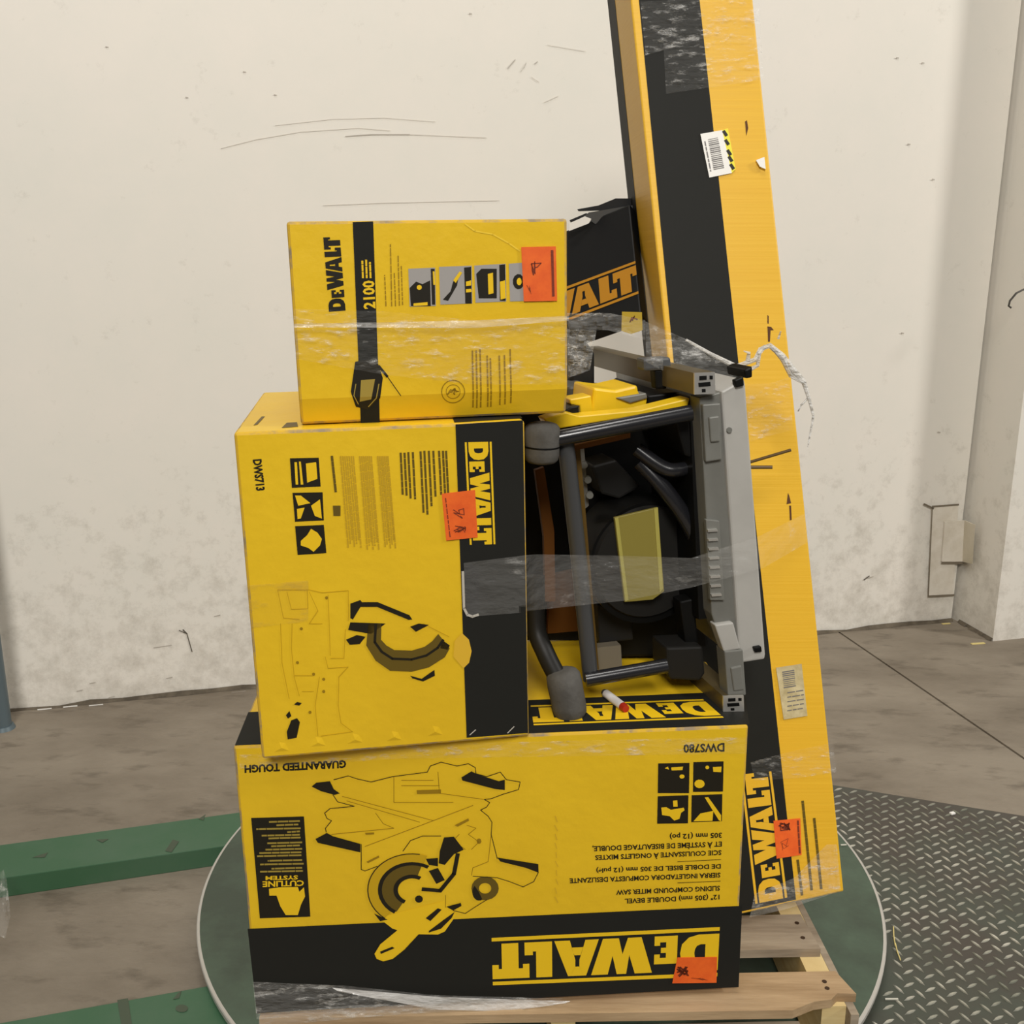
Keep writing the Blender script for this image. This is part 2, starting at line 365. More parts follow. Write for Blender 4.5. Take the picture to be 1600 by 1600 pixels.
# cover plate and angle bracket at the groove
pl = thing('access_plate', WF.px(1470, 930, 0), 'flat painted rectangular cover plate low on the wall by the groove', 'plate')
edge = mat('grimy_edge', (116, 106, 90), .8); plm = mat('painted_plate', (226, 220, 208), .55, col2=(208, 200, 184), vscale=12)
q = [WF.px(1455, 793, .006), WF.px(1450, 930, .006), WF.px(1488, 928, .006), WF.px(1496, 790, .006)]
MB().prism(q, -gn * .0058).build('plate', plm, pl)
m_ = MB(); m_.strip(WF, [(1455, 791), (1496, 788)], 2.6, .0065); m_.strip(WF, [(1455, 793), (1449, 930)], 1.6, .0065); m_.strip(WF, [(1449, 931), (1489, 929)], 2.6, .0065); m_.strip(WF, [(1442, 787), (1457, 794)], 2.6, .0065); m_.build('grime_line', edge, pl)
br = thing('angle_bracket', WF.px(1495, 878, .01), 'small painted angle bracket bridging the dark groove and the column', 'bracket')
q = [WF.px(1473, 814, .014), WF.px(1468, 876, .014), WF.px(1500, 876, .014), WF.px(1503, 812, .014)]
MB().prism(q, -gn * .006).build('wall_leaf', plm, br)
nc = np.array([-1, -.1, 0]); q2 = [q[3], q[2], P(1519, 881, np.array(q[2])[1] - .07), P(1523, 820, np.array(q[3])[1] - .07)]
MB().prism(q2, (.004, .004, 0)).build('column_leaf', colm, br)
MB().strip(WF, [(1468, 878), (1500, 878)], 3, .0145).build('grime_line', edge, br)
hk = MB().tube([P(1600, 452, 3.52), P(1588, 458, 3.5), P(1578, 470, 3.5), P(1576, 478, 3.5), P(1580, 481, 3.5)], .0035, 8).build('wire_hook', mat('dark_wire', (60, 56, 48), .5), None, True)
tag(hk, 'short dark curled wire hook on the column at the right edge', 'hook')
straw = mat('straw_scrap', (214, 196, 128), .8)
def scrap(name, px, py, z, l, wd, ang, m, label, cat, grp=None, th=.003):
    c = atz(px, py, z); Q = rot(ang, 0, 0)
    return tag(MB().box(c + np.array([0, 0, th / 2]), (l, wd, th), Q).build(name, m, bevel=th * .25), label, cat, grp)
scrap('wood_chip', 1528, 1006, 0, .055, .012, 10, straw, 'pale wood chip on the floor at the foot of the column', 'chip')
scrap('wood_chip', 1478, 975, 0, .035, .01, 10, straw, 'small pale wood chip in the wall corner by the groove', 'chip')

# steel post at the left edge
pp = atz(6, 1138, 0); po = thing('steel_post', pp, 'blue grey steel post at the far left edge', 'post')
pm = mat('blue_grey_paint', (92, 106, 112), .45, metal=.2)
MB().disc(pp, (0, 0, 1), .024, 2.4, 20).build('pole', pm, po, True); MB().disc(pp, (0, 0, 1), .034, .012, 20, .85).build('foot_ring', pm, po, True)

# ================================================================== TURNTABLE
tx, ty, TR, TZ = .06, 1.98, .735, .07
tt = thing('turntable', (tx, ty, 0), 'round dark green steel turntable disc under the pallet', 'turntable')
dm = mat('worn_green_steel', (84, 104, 86), .45, metal=.1, col2=(64, 76, 63), vscale=3.5, thr=(.35, .6), bump=.0004, bscale=50)
MB().disc((tx, ty, TZ - .014), (0, 0, 1), TR, .014, 128).build('disc', dm, tt, True)
MB().disc((tx, ty, .002), (0, 0, 1), TR - .24, TZ - .018, 64).build('base_drum', mat('black_steel', (26, 28, 26), .5, metal=.5), tt, True)
rim = MB(); sg = 160
prof = [(TR - .001, TZ - .013), (TR + .003, TZ - .012), (TR + .0036, TZ - .002), (TR + .002, TZ), (TR - .003, TZ + .0004)]
vv = []; ff = []
for k in range(sg):
    a_ = 2 * math.pi * k / sg
    vv += [(tx + r_ * math.cos(a_), ty + r_ * math.sin(a_), z_) for r_, z_ in prof]
for k in range(sg):
    for i in range(4):
        p0 = k * 5 + i; p1 = ((k + 1) % sg) * 5 + i; ff.append((p0, p1, p1 + 1, p0 + 1))
rim.add(vv, ff).build('rim', mat('bare_steel_rim', (196, 192, 184), .4, metal=.3), tt, True)

gm = mat('green_paint', (60, 100, 70), .5, col2=(70, 104, 78), vscale=5, thr=(.4, .6), bump=.0004, bscale=30)
stm = mat('oily_stain', (72, 84, 66), .6)
bd = np.array([math.cos(R(15.3)), math.sin(R(15.3)), 0]); bn = np.array([bd[1], -bd[0], 0])
def beam(px, py, z, label, stains):
    A = atz(px, py, z); A0 = A - bd * 1.4; A1 = A + bd * .62
    t = thing('steel_beam', (A0[0], A0[1], 0), label, 'beam')
    q = [A0, A1, A1 + bn * .145, A0 + bn * .145]
    MB().prism([p + np.array((0, 0, -z)) for p in q], (0, 0, z - .0004)).build('beam_body', gm, t, bevel=.002)
    Fz = Face(A0, bd, np.array([-bn[0], -bn[1], 0])); Fz.O[2] = z
    m = MB()
    for s_ in stains: m.poly(Fz, s_, .0006)
    m.build('oil_stain', stm, t)
beam(0, 1320, .05, 'green steel beam on the floor left of the turntable, farther from the camera',
     [[(280, 1315), (268, 1332), (258, 1330), (270, 1312)], [(310, 1280), (322, 1272), (318, 1282)], [(50, 1340), (75, 1332), (70, 1340)], [(150, 1312), (170, 1311), (160, 1317)]])
beam(0, 1598, .05, 'green steel beam in the bottom left corner, nearest the camera',
     [[(183, 1563), (200, 1560), (206, 1600), (190, 1604)], [(278, 1552), (284, 1548), (280, 1560), (270, 1562)], arc(284, 1576, 10, 6, 0, 330, 12)])

# tread plate, with real raised lugs
pd = atz(1600, 1275, .03) - atz(1310, 1228, .03); pd /= np.linalg.norm(pd); pn = np.array([pd[1], -pd[0], 0])
pa = atz(1310, 1228, .03); pq = [pa - pd * .3, pa + pd * 1.3, pa + pd * 1.3 + pn * 1.9, pa + pd * .2 + pn * 1.7] + [np.array([tx + .6 * math.cos(R(k)), ty + .6 * math.sin(R(k)), .03]) for k in range(-66, 37, 6)]
tm = mat('worn_tread_steel', (72, 77, 67), .45, metal=.1, col2=(74, 68, 61), vscale=3, thr=(.4, .6), bump=.0003, bscale=60)
tp_ = thing('tread_plate', (pa[0], pa[1], 0), 'diamond tread steel plate beside the turntable', 'plate')
MB().prism([q + np.array((0, 0, -.03)) for q in pq], (0, 0, .03)).build('plate', tm, tp_)
def inside(c):
    k = False
    for i in range(len(pq)):
        a, b = pq[i], pq[i - 1]
        if (a[1] > c[1]) != (b[1] > c[1]) and c[0] < (b[0] - a[0]) * (c[1] - a[1]) / (b[1] - a[1]) + a[0]: k = not k
    return k
m_ = MB(); pitch = .0385; e1 = (pd + pn) / math.sqrt(2); e2 = (pn - pd) / math.sqrt(2); nl = 0
for i in range(-60, 90):
    for j in range(-60, 90):
        c = pa + pd * (i * pitch / 1.0 + (j % 2) * pitch / 2) + pn * (j * pitch / 2 + .02)
        rel = c - pa; u_, v_ = rel @ pd, rel @ pn
        if not (-.44 < u_ < 1.25 and .01 < v_ < 1.5): continue
        if math.hypot(c[0] - tx, c[1] - ty) < TR + .012 or c[0] > 1.75 or c[1] < 1.15: continue
        if not inside(c): continue
        d_, s_ = (e1, e2) if j % 2 else (e2, e1)
        h = np.array((0, 0, .0022)); l2, w2 = .0145, .0029
        pts = [c + d_ * l2, c + s_ * w2 + d_ * .005, c + s_ * w2 - d_ * .005, c - d_ * l2, c - s_ * w2 - d_ * .005, c - s_ * w2 + d_ * .005]
        tops_ = [c + (p - c) * .72 + h for p in pts]
        m_.add(pts + tops_, [tuple(range(6, 12))] + [(k, (k + 1) % 6, 6 + (k + 1) % 6, 6 + k) for k in range(6)]); nl += 1
lg = m_.build('tread_lugs', mat('polished_lugs', (214, 210, 196), .3, metal=.4, col2=(132, 134, 120), vscale=5), tp_); lg['kind'] = 'stuff'
for o_ in (lg,):
    bmx = bmesh.new(); bmx.from_mesh(o_.data); bmesh.ops.recalc_face_normals(bmx, faces=bmx.faces[:]); bmx.to_mesh(o_.data); bmx.free()
scrap('paper_scrap', 1488, 1272, .031, .013, .009, 20, WHT, 'tiny white scrap on the tread plate', 'scrap', th=.005)
for (xa, ya), (xb, yb), lb_ in (((1396, 1448), (1399, 1478), 'straw lying along the turntable rim, upper one'), ((1399, 1474), (1407, 1500), 'straw lying along the turntable rim, lower one')):
    tag(MB().tube([atz(xa, ya, .034), atz((xa + xb) / 2 - 1, (ya + yb) / 2, .035), atz(xb, yb, .034)], .0014, 6).build('straw', straw, None, True), lb_, 'straw')
scrap('film_scrap', 1393, 1562, .033, .025, .003, 0, mat('pale_scrap', (206, 204, 190), .5), 'short pale sliver on the tread plate near the pallet corner', 'scrap')
scrap('film_scrap', 1318, 1321, TZ + .001, .014, .003, 5, MATS['pale_scrap'], 'short pale sliver on the turntable beside the tall carton', 'scrap')

# ================================================================== PALLET
PZ = .219
pal = thing('pallet', (.08, 1.95, TZ), 'wooden pallet with grey brown deck boards carrying the cartons', 'pallet')
pq_ = rot(1.6, 0, 0)
wood = mat('weathered_pine', (182, 156, 122), .7, spec=.2, col2=(150, 124, 92), vscale=5, stretch=(1, 9, 9), thr=(.35, .7), bump=.001, bscale=12)
wood2 = mat('grey_pine', (168, 154, 134), .7, spec=.2, col2=(136, 122, 104), vscale=5, stretch=(1, 9, 9), thr=(.35, .7), bump=.001, bscale=12)
wood3 = mat('fresh_pine', (222, 202, 150), .7, spec=.2, col2=(206, 180, 126), vscale=6, stretch=(1, 1, 9))
nail = mat('rusty_nail', (74, 56, 42), .6, metal=.5)
p0 = np.array([-.405, 1.345, 0])
def pw(x, y, z): return p0 + pq_ @ np.array([x, y, 0]) + np.array([0, 0, z])
bw = .966
for k, (y0, y1) in enumerate([(0, .083), (.14, .236), (.31, .4), (.46, .555), (.61, .7), (.76, .855), (.91, 1.0), (1.08, 1.18)]):
    xr = bw if k else bw + .004; xe = bw - .012 * (k == 1)
    if k == 0:   # chipped right corner
        pts = [pw(0, 0, PZ), pw(.86, -.006, PZ), pw(.9, .012, PZ), pw(.93, .016, PZ), pw(.945, .03, PZ), pw(xr + .006, .028, PZ), pw(xr - .01, y1, PZ), pw(0, y1, PZ)]
    else: pts = [pw(0, y0, PZ), pw(xe, y0, PZ), pw(xe - .006, y1, PZ), pw(0, y1, PZ)]
    bo = MB().prism(pts, (0, 0, -.016)).build('deck_board', [wood, wood2][k % 2], pal)
    bmx = bmesh.new(); bmx.from_mesh(bo.data); bmesh.ops.recalc_face_normals(bmx, faces=bmx.faces[:]); bmx.to_mesh(bo.data); bmx.free()
    if k < 2:
        nm = MB()
        for xx in (.93, .025):
            for yy in (y0 + .03 + .012 * (k == 0), y1 - .025): nm.disc(pw(xx + (yy - y0) * .05, yy, PZ - .0005), (0, 0, 1), .0042, .0012, 8)
        nm.build('nail_head', nail, bo)
for x in (.012, .47, .918):
    MB().prism([pw(x, .02, PZ - .0165), pw(x + .04, .02, PZ - .0165), pw(x + .04, 1.17, PZ - .0165), pw(x, 1.17, PZ - .0165)], (0, 0, -(PZ - .0165 - TZ - .017))).build('stringer', wood3, pal)
MB().prism([pw(.9585, .0, PZ - .0165), pw(.972, .0, PZ - .0165), pw(.966, 1.17, PZ - .0165), pw(.9585, 1.17, PZ - .0165)][::-1], (0, 0, -.09)).build('side_board', wood2, pal)
for y0 in (.03, .55, 1.08):
    MB().prism([pw(0, y0, TZ + .017), pw(bw, y0, TZ + .017), pw(bw, y0 + .09, TZ + .017), pw(0, y0 + .09, TZ + .017)], (0, 0, -.016)).build('bottom_board', wood2, pal)

# ================================================================== LARGE BOTTOM CARTON (upside down)
tB, fB, uB, lB, QB = carton('saw_carton', (-.4102, 1.3508, .2205), (3.66, .7, .03),   .7815, .4723, .52, YEL, 'largest yellow and black carton at the bottom of the stack, printed upside down')
e0, e1_, e2_, e3 = .0005, .0008, .0011, .0014
MB().poly(fB, [(387, 1451), (1159.5, 1415), (1154, 1542), (401.5, 1583)], e0).build('black_panel', BLK, tB)
MB().poly(uB, [(367, 1165), (1171, 1132), (1163, 1080), (388, 1113)], e0).build('black_panel', BLK, tB)
m_ = MB(); logo(m_, fB, (1124.5, 1448), (768, 1465), (1120.5, 1525), (770, 1539), e1_); m_.build('printed_logo', YINK, tB)
m_ = MB(); logo(m_, uB, (1098, 1093), (829, 1103), (1131, 1122), (834, 1134), e1_); m_.build('printed_logo', YINK, tB)
c5 = crop(760, 1060, .3375)
def tl(s, xs, ys, xe, ye, h, bold=.03):
    a, b, c = c5([(xs, ys), (xe, ye), (xs, ys + h)]); text(None, fB, s, a, b, c, e0, bold, INK, tB)
tl('305 mm (12 po)', 1090, 714, 848, 722, 22)
tl('ET À SYSTÈME DE BISEAUTAGE DOUBLE,', 1090, 755, 490, 777, 22)
tl('SCIE COULISSANTE À ONGLETS MIXTES', 1088, 795, 503, 819, 21)
tl('DE DOBLE BISEL DE 305 mm (12 pulg)', 1085, 859, 508, 880, 20)
tl('SIERRA INGLETADORA COMPUESTA DESLIZANTE', 1083, 899, 385, 926, 21)
tl('SLIDING COMPOUND MITER SAW', 1081, 960, 600, 980, 21)
tl('12" (305 mm) DOUBLE BEVEL', 1079, 1001, 640, 1020, 21)
tl('DWS780', 1102, 300, 912, 306, 37, .03)
for a in ((1085, 838, 885, 848), (1083, 938, 885, 946)): MB().strip(fB, c5([(a[0], a[1]), (a[2], a[3])]), 1, e0).build('printed_rule', INK, tB)
text(None, fB, 'GUARANTEED TOUGH', (541, 1188), (382, 1196), (541, 1199), e0, .045, INK, tB)
k = 0
for q in ([(795, 393), (940, 390), (938, 530), (793, 530)], [(958, 387), (1098, 383), (1095, 523), (956, 525)], [(793, 545), (935, 540), (933, 670), (790, 672)], [(950, 540), (1092, 535), (1090, 660), (948, 665)]):
    t_ = MB().poly(fB, c5(q), e0).build('picture_tile', INK, tB)
    x, y = q[0]; m_ = MB()
    sh = [[[(x + 30, y + 22), (x + 45, y + 14), (x + 50, y + 28)], [(x + 60, y + 18), (x + 115, y + 14), (x + 112, y + 30), (x + 62, y + 32)], arc(x + 110, y + 60, 12, 10, 0, 330, 8)],
          [arc(x + 64, y + 24, 9, 9, 0, 330, 8), [(x + 90, y + 22), (x + 130, y + 20), (x + 128, y + 46), (x + 92, y + 44)], arc(x + 28, y + 100, 24, 20, 0, 330, 10)],
          [[(x + 16, y + 52), (x + 40, y + 50), (x + 60, y + 62), (x + 120, y + 52), (x + 124, y + 64), (x + 108, y + 76), (x + 100, y + 104), (x + 76, y + 112), (x + 56, y + 92), (x + 20, y + 86)], [(x + 70, y + 20), (x + 90, y + 18), (x + 92, y + 48), (x + 72, y + 48)]],
          [[(x + 8, y + 120), (x + 40, y + 84), (x + 100, y + 72), (x + 96, y + 118)], [(x + 60, y + 10), (x + 76, y + 8), (x + 136, y + 92), (x + 136, y + 120), (x + 126, y + 116)]]][k]
    for s_ in sh: m_.poly(fB, c5(s_), e1_)
    m_.build('picture_print', YINK, t_); k += 1
# black feature panel at the left
t_ = MB().poly(fB, [(392.5, 1277.8), (475, 1275.4), (485, 1432), (406, 1434.6)], e0).build('feature_panel', INK, tB)
c6 = crop(380, 1260, .11875); m_ = MB()
for i_, (x0, x1, y) in enumerate([(340, 740, 195), (430, 720, 240), (180, 750, 290), (570, 740, 330), (250, 740, 375), (340, 750, 412), (320, 770, 475), (360, 740, 515), (300, 770, 560), (220, 760, 605), (190, 760, 645), (330, 770, 707), (230, 790, 755), (380, 770, 810), (230, 780, 850)]):
    a, b = c6([(x1, y - 6), (x0, y + 6)]); greek(m_, fB, a, b, 4, e1_, 3.0, i_)
m_.build('small_print', TAN, t_)
a, b, c = c6([(720, 905), (295, 915), (720, 955)]); text(None, fB, 'SYSTEM', a, b, c, e1_, .03, YINK, t_)
a, b, c = c6([(800, 970), (255, 985), (800, 1040)]); text(None, fB, 'CUTLINE', a, b, c, e1_, .03, YINK, t_); m_ = MB()
m_.poly(fB, c6([(340, 1080), (480, 1060), (720, 1055), (740, 1120), (800, 1060), (815, 1180), (760, 1290), (720, 1425), (560, 1425), (490, 1310), (440, 1170), (345, 1170)]), e1_)
m_.build('picture_print', YINK, t_)
# line drawing of the mitre saw
c = crop(480, 1170, .2375); dr = MB(); cx, cy, rx, ry = 690, 925, 292, 238
body = MB(); body.poly(fB, c([(470, 1110), (560, 1180), (590, 1190), (480, 1280), (440, 1345), (455, 1380), (500, 1397), (565, 1380), (640, 1320), (735, 1218), (860, 1220), (905, 1200), (975, 1100), (980, 1085), (900, 1000), (700, 1050)]), e1_)
body.build('printed_drawing', YINK, tB, label='yellow saw handle drawn over the black panel')
br1 = MB(); band(br1, fB, c, cx, cy, rx, ry, .76, 1.0, 70, 232, e2_); br1.build('printed_drawing', PALEBR, tB)
br2 = MB(); band(br2, fB, c, cx, cy, rx, ry, .36, .7, 72, 240, e2_); band(br2, fB, c, 1170, 915, 90, 78, .45, 1, 0, 360, e2_); br2.build('printed_drawing', DKBR, tB)
band(dr, fB, c, cx, cy, rx, ry, .68, .77, 60, 238, e3); band(dr, fB, c, cx, cy, rx, ry, .32, .42, 60, 244, e3); band(dr, fB, c, cx, cy, rx, ry, .985, 1.01, 80, 232, e3)
for pl_ in ([(900, 580), (965, 575), (1030, 660), (965, 690), (905, 760), (865, 750), (872, 670)], [(800, 800), (860, 780), (905, 860), (850, 885)], arc(735, 985, 26, 24, 0, 340, 12), [(780, 720), (860, 715), (860, 770), (800, 760)],
            [(30, 245), (60, 220), (150, 210), (175, 262), (215, 290), (180, 300), (90, 275)], [(55, 590), (130, 550), (170, 572), (350, 622), (350, 678), (70, 615)], [(1015, 185), (1080, 145), (1120, 165), (1260, 210), (1300, 200), (1300, 268), (1230, 260), (1020, 205)],
            [(1250, 712), (1520, 755), (1522, 812), (1440, 780), (1270, 738)], [(480, 1330), (560, 1298), (575, 1308), (485, 1346)], [(440, 1080), (530, 1120), (480, 1130)], [(915, 1035), (1010, 1010), (1015, 1030), (960, 1060)], [(780, 1110), (860, 1045), (885, 1055), (810, 1130)],
            arc(1130, 940, 44, 55, 130, 300, 10) + [(1130, 940)], [(800, 1195), (900, 1120), (970, 1070), (950, 1110), (880, 1180), (800, 1205)]): dr.poly(fB, c(pl_), e3)
dr.strip(fB, c([(990, 690), (965, 820), (875, 930), (760, 920)]), 6.5, e3)
for ln in ([(175, 200), (270, 175), (330, 195), (420, 215), (560, 180), (790, 150), (810, 110), (880, 85), (985, 110), (1060, 95), (1105, 120), (1110, 160), (1180, 180), (1270, 150), (1310, 200), (1400, 215), (1390, 265), (1290, 295), (1210, 325), (1165, 330)],
           [(1165, 330), (1200, 350), (1180, 380), (1140, 400), (1190, 440), (1215, 480), (1210, 560), (1250, 720)], [(1520, 810), (1490, 870), (1420, 905), (1330, 870), (1250, 845), (1090, 835)], [(170, 300), (200, 345), (310, 375), (150, 390), (115, 420), (130, 455), (160, 470), (120, 520), (125, 545)],
           [(355, 625), (355, 790), (380, 800), (460, 770)], [(630, 670), (680, 600), (760, 570), (880, 570)], [(960, 1060), (1040, 1080), (1100, 1040), (1180, 990)], [(590, 1190), (480, 1280), (440, 1345), (455, 1380), (500, 1397), (565, 1380), (640, 1320), (735, 1218)]): dr.strip(fB, c(ln), 1.2, e3)
dr.build('printed_drawing', INK, tB)
d2 = MB()
for ln in ([(230, 310), (830, 470)], [(260, 340), (740, 480)], [(830, 470), (1090, 370)], [(380, 640), (830, 470)], [(620, 205), (830, 205)], [(620, 240), (870, 240)], [(570, 180), (570, 350), (960, 350)], [(450, 420), (500, 490), (570, 520), (160, 560)], [(1050, 500), (1110, 520), (1060, 560), (1130, 610), (1080, 660)], [(1000, 560), (960, 600), (1040, 660)], [(1210, 560), (1190, 740), (1090, 780), (1080, 830)], [(910, 960), (910, 1040)], [(860, 150), (870, 290), (1160, 330)]): d2.strip(fB, c(ln), 1.0, e2_)
for pl_ in ([(720, 270), (880, 265), (880, 292), (722, 295)], [(970, 500), (1060, 455), (1065, 470), (990, 510)], [(390, 740), (470, 700), (475, 712), (400, 750)], [(380, 550), (440, 547), (440, 560), (385, 562)], arc(1130, 605, 16, 18, 0, 340, 8)): d2.poly(fB, c(pl_), e2_)
d2.build('printed_drawing', BROWN, tB)
sticker(tB, fB, [(1058, 1495), (1120, 1494), (1119, 1534), (1050, 1535)], .0022, lambda m: [scribble(m, fB, (1066, 1517), 9, 8, 26, .0026, 1, 2.2), scribble(m, fB, (1092, 1528), 14, 2, 8, .0026, 2, .7)], 'orange price sticker over the upside-down logo')
m_ = MB()
for k in range(10): m_.strip(fB, [(868 + rn.uniform(-1.5, 1.5), 1275 + k * 14), (871 + rn.uniform(-1.5, 1.5), 1275 + k * 14 + 9)], rn.uniform(1, 2), e0)
m_.build('crease_mark', mat('rubbed_crease', (206, 166, 34), .35), tB)

# ================================================================== MIDDLE CARTON (on its side)
tM, fM, uM, lM, QM = carton('saw_carton', (-.3623, 1.308, .6945), (8.67, 1.0, 0), .3925, .4785, .4348, YEL, 'medium yellow carton standing on its side with a black right panel and logo running downwards')
MB().poly(fM, [(711.5, 663), (817, 656.5), (825, 1145), (729, 1152.5)], e0).build('black_panel', BLK, tM)
MB().poly(uM, [(710, 660.5), (816, 654), (795, 622), (697, 627)], e0).build('black_panel', BLK, tM)
m_ = MB(); logo(m_, fM, (726, 691), (734, 851), (768, 690), (774, 850), e1_); m_.build('printed_logo', YINK, tM)
text(None, fM, 'DWS713', (395.5, 718), (401, 767), (408, 717), e0, .04, INK, tM); m_ = MB()
for i_, (x, y0, y1) in enumerate([(626, 708, 772), (632, 708, 775), (638, 707, 778), (645, 707, 779), (657, 706, 800), (663, 705, 803), (670, 705, 790), (677, 705, 775), (686, 705, 772), (692, 705, 771), (697, 705, 770)]): greek(m_, fM, (x, y0), (x + (y1 - y0) * .05, y1), 6, e0, 3.4, i_)
greek(m_, fM, (518.5, 713), (524.5, 768), 6, e0, 4, 4); m_.poly(fM, [(520, 790), (532, 790), (532, 806), (521, 806)], e0)
m_.build('small_print', DKBR, tM)
m_ = MB()
for cidx, (x0, x1, y1) in enumerate([(532, 552, 855), (562, 580, 858), (590, 606, 856)]):
    for k in range(7):
        x = x0 + (x1 - x0) * k / 6; greek(m_, fM, (x, 713), (x + 12, y1 - (k % 3) * 6), 14, e0, 2.3, k + 10 * cidx)
m_.build('small_print', mat('faint_print', (190, 152, 20), .5), tM)
tiles = [[(453, 716), (498, 715), (501, 760), (456, 762)], [(457, 770), (504, 769), (506, 813), (461, 815)], [(461, 822), (506, 820), (510, 864), (465, 867)]]
arts = [[[(460, 722), (464, 722), (466, 757), (462, 757)], [(467, 721), (470, 721), (474, 757), (470, 757)], [(478, 724), (494, 722), (496, 748), (480, 754)]], [[(461, 774), (470, 774), (485, 786), (466, 790)], [(486, 790), (500, 780), (503, 810), (492, 806)], [(464, 795), (476, 793), (470, 810), (465, 811)]], [[(470, 845), (480, 836), (486, 826), (496, 832), (503, 842), (500, 852), (490, 862), (482, 856), (470, 852)]]]
for q, a in zip(tiles, arts):
    t_ = MB().poly(fM, q, e0).build('picture_tile', INK, tM); m_ = MB()
    for s_ in a: m_.poly(fM, s_, e1_)
    m_.build('picture_print', YINK, t_)
c = crop(400, 900, .225); m_ = MB()
for pl_ in ([(655, 190), (725, 165), (735, 180), (845, 180), (1065, 270), (1085, 300), (1060, 302), (840, 212), (725, 212), (672, 300), (655, 290)], [(655, 320), (900, 328), (800, 400), (640, 372)], [(625, 440), (700, 408), (760, 420), (720, 470), (650, 475)], [(1070, 350), (1130, 328), (1200, 338), (1110, 385)], [(1070, 690), (1150, 712), (1238, 650), (1242, 690), (1160, 730), (1085, 708)], [(265, 890), (285, 872), (318, 880), (300, 898)], [(208, 965), (232, 935), (246, 970), (222, 988)], [(245, 1000), (285, 985), (305, 1012), (282, 1120), (220, 1132), (214, 1080)], [(1290, 440), (1345, 480), (1330, 510), (1280, 500)]): m_.poly(fM, c(pl_), e2_)
outer = [(780, 330), (765, 480), (830, 585), (930, 655), (1080, 662), (1200, 632), (1310, 562), (1345, 500)]; inner = [(870, 330), (868, 440), (905, 480), (960, 512), (1080, 516), (1170, 490), (1225, 450), (1265, 400)]
mid = [tuple(.42 * np.array(o) + .58 * np.array(i)) for o, i in zip(outer, inner)]
m_.strip(fM, c(mid), 4, e3); m_.build('printed_drawing', INK, tM)
m_ = MB()
for k in range(7): m_.poly(fM, c([outer[k], outer[k + 1], inner[k + 1], inner[k]]), e2_)
m_.build('printed_drawing', DKBR, tM)
m_ = MB()
for ln in ([(150, 95), (370, 95), (460, 115), (640, 100), (640, 310)], [(215, 110), (245, 230), (360, 225), (355, 95)], [(500, 130), (515, 550)], [(620, 370), (610, 570), (520, 570)], [(250, 330), (245, 500), (265, 700), (300, 830)], [(170, 330), (180, 600), (230, 850)], [(440, 700), (410, 900), (430, 1110)], [(640, 630), (575, 700), (570, 900), (590, 1020), (670, 1080), (450, 1110)], [(270, 690), (400, 690)], [(320, 800), (400, 800)], [(150, 95), (190, 290), (300, 300)], [(370, 110), (430, 240), (370, 330), (460, 330)], [(480, 560), (500, 640), (640, 630)], [(1160, 330), (1340, 420)]): m_.strip(fM, c(ln), 1.1, e1_)
m_.build('printed_drawing', PALEBR, tM)
m_ = MB()
for x, y in ((315, 365), (288, 600), (400, 680), (470, 800), (375, 945), (490, 150), (470, 715)): m_.poly(fM, c(arc(x, y, 11, 11, 0, 320, 8)), e1_)
m_.build('printed_drawing', BROWN, tM)
MB().poly(fM, c([(1430, 395), (1478, 440), (1497, 520), (1480, 600), (1440, 640), (1370, 560), (1380, 450)]), e1_).build('printed_drawing', mat('gold_print', (220, 176, 46), .45), tM)
sticker(tM, fM, [(690, 771), (742, 765), (746, 839), (697, 844)], .0022, lambda m: [scribble(m, fM, (717, 801), 9, 9, 9, .0026, 5, 1.3), scribble(m, fM, (720, 826), 11, 8, 16, .0026, 6, 1.0), greek(m, fM, (696, 778), (703, 838), 7, .0026, 1.6, 4)], 'orange price sticker beside the downward logo')
hole = arc(735, 893, 12, 12, 180, 0, 10) + arc(738, 950, 12, 12, 0, -180, 10)
hh = MB().poly(fM, hole, e1_).build('hand_hole', mat('hole_black', (10, 10, 10), .9), tM, label='dark oval hand hole in the black panel')
rm = MB(); rm.strip(fM, [(723, 893), (725, 950), (730, 960), (738, 963), (747, 960)], 4, e2_); rm.build('hole_edge', LGREY, hh)
m_ = MB(); m_.strip(fM, [(734, 1148), (743, 1140)], 1.6, e1_); m_.strip(fM, [(793, 1145), (803, 1135)], 1.6, e1_); m_.build('staple', LGREY, tM)
m_ = MB()
for x, y in ((440, 1173), (497, 1165), (555, 1160), (616, 1156), (680, 1148)):   # knocked-in spots on the lower edge
    q = [fM.px(x - 12, y + 2, 0), fM.px(x + 12, y, 0), fM.px(x + 6, y - 12, 0), fM.px(x - 4, y - 14, 0)]; tip = fM.px(x, y - 5, .0016)
    for k in range(4): m_.add([q[k], q[(k + 1) % 4], tip], [(0, 1, 2)])
m_.build('dent', YEL, tM)
m_ = MB(); m_.poly(uM, [(396, 665), (402, 664), (414, 651), (409, 651)], e0); m_.poly(uM, [(440, 669), (466, 667), (464, 660), (448, 661)], e0); m_.build('printed_text', DKBR, tM)

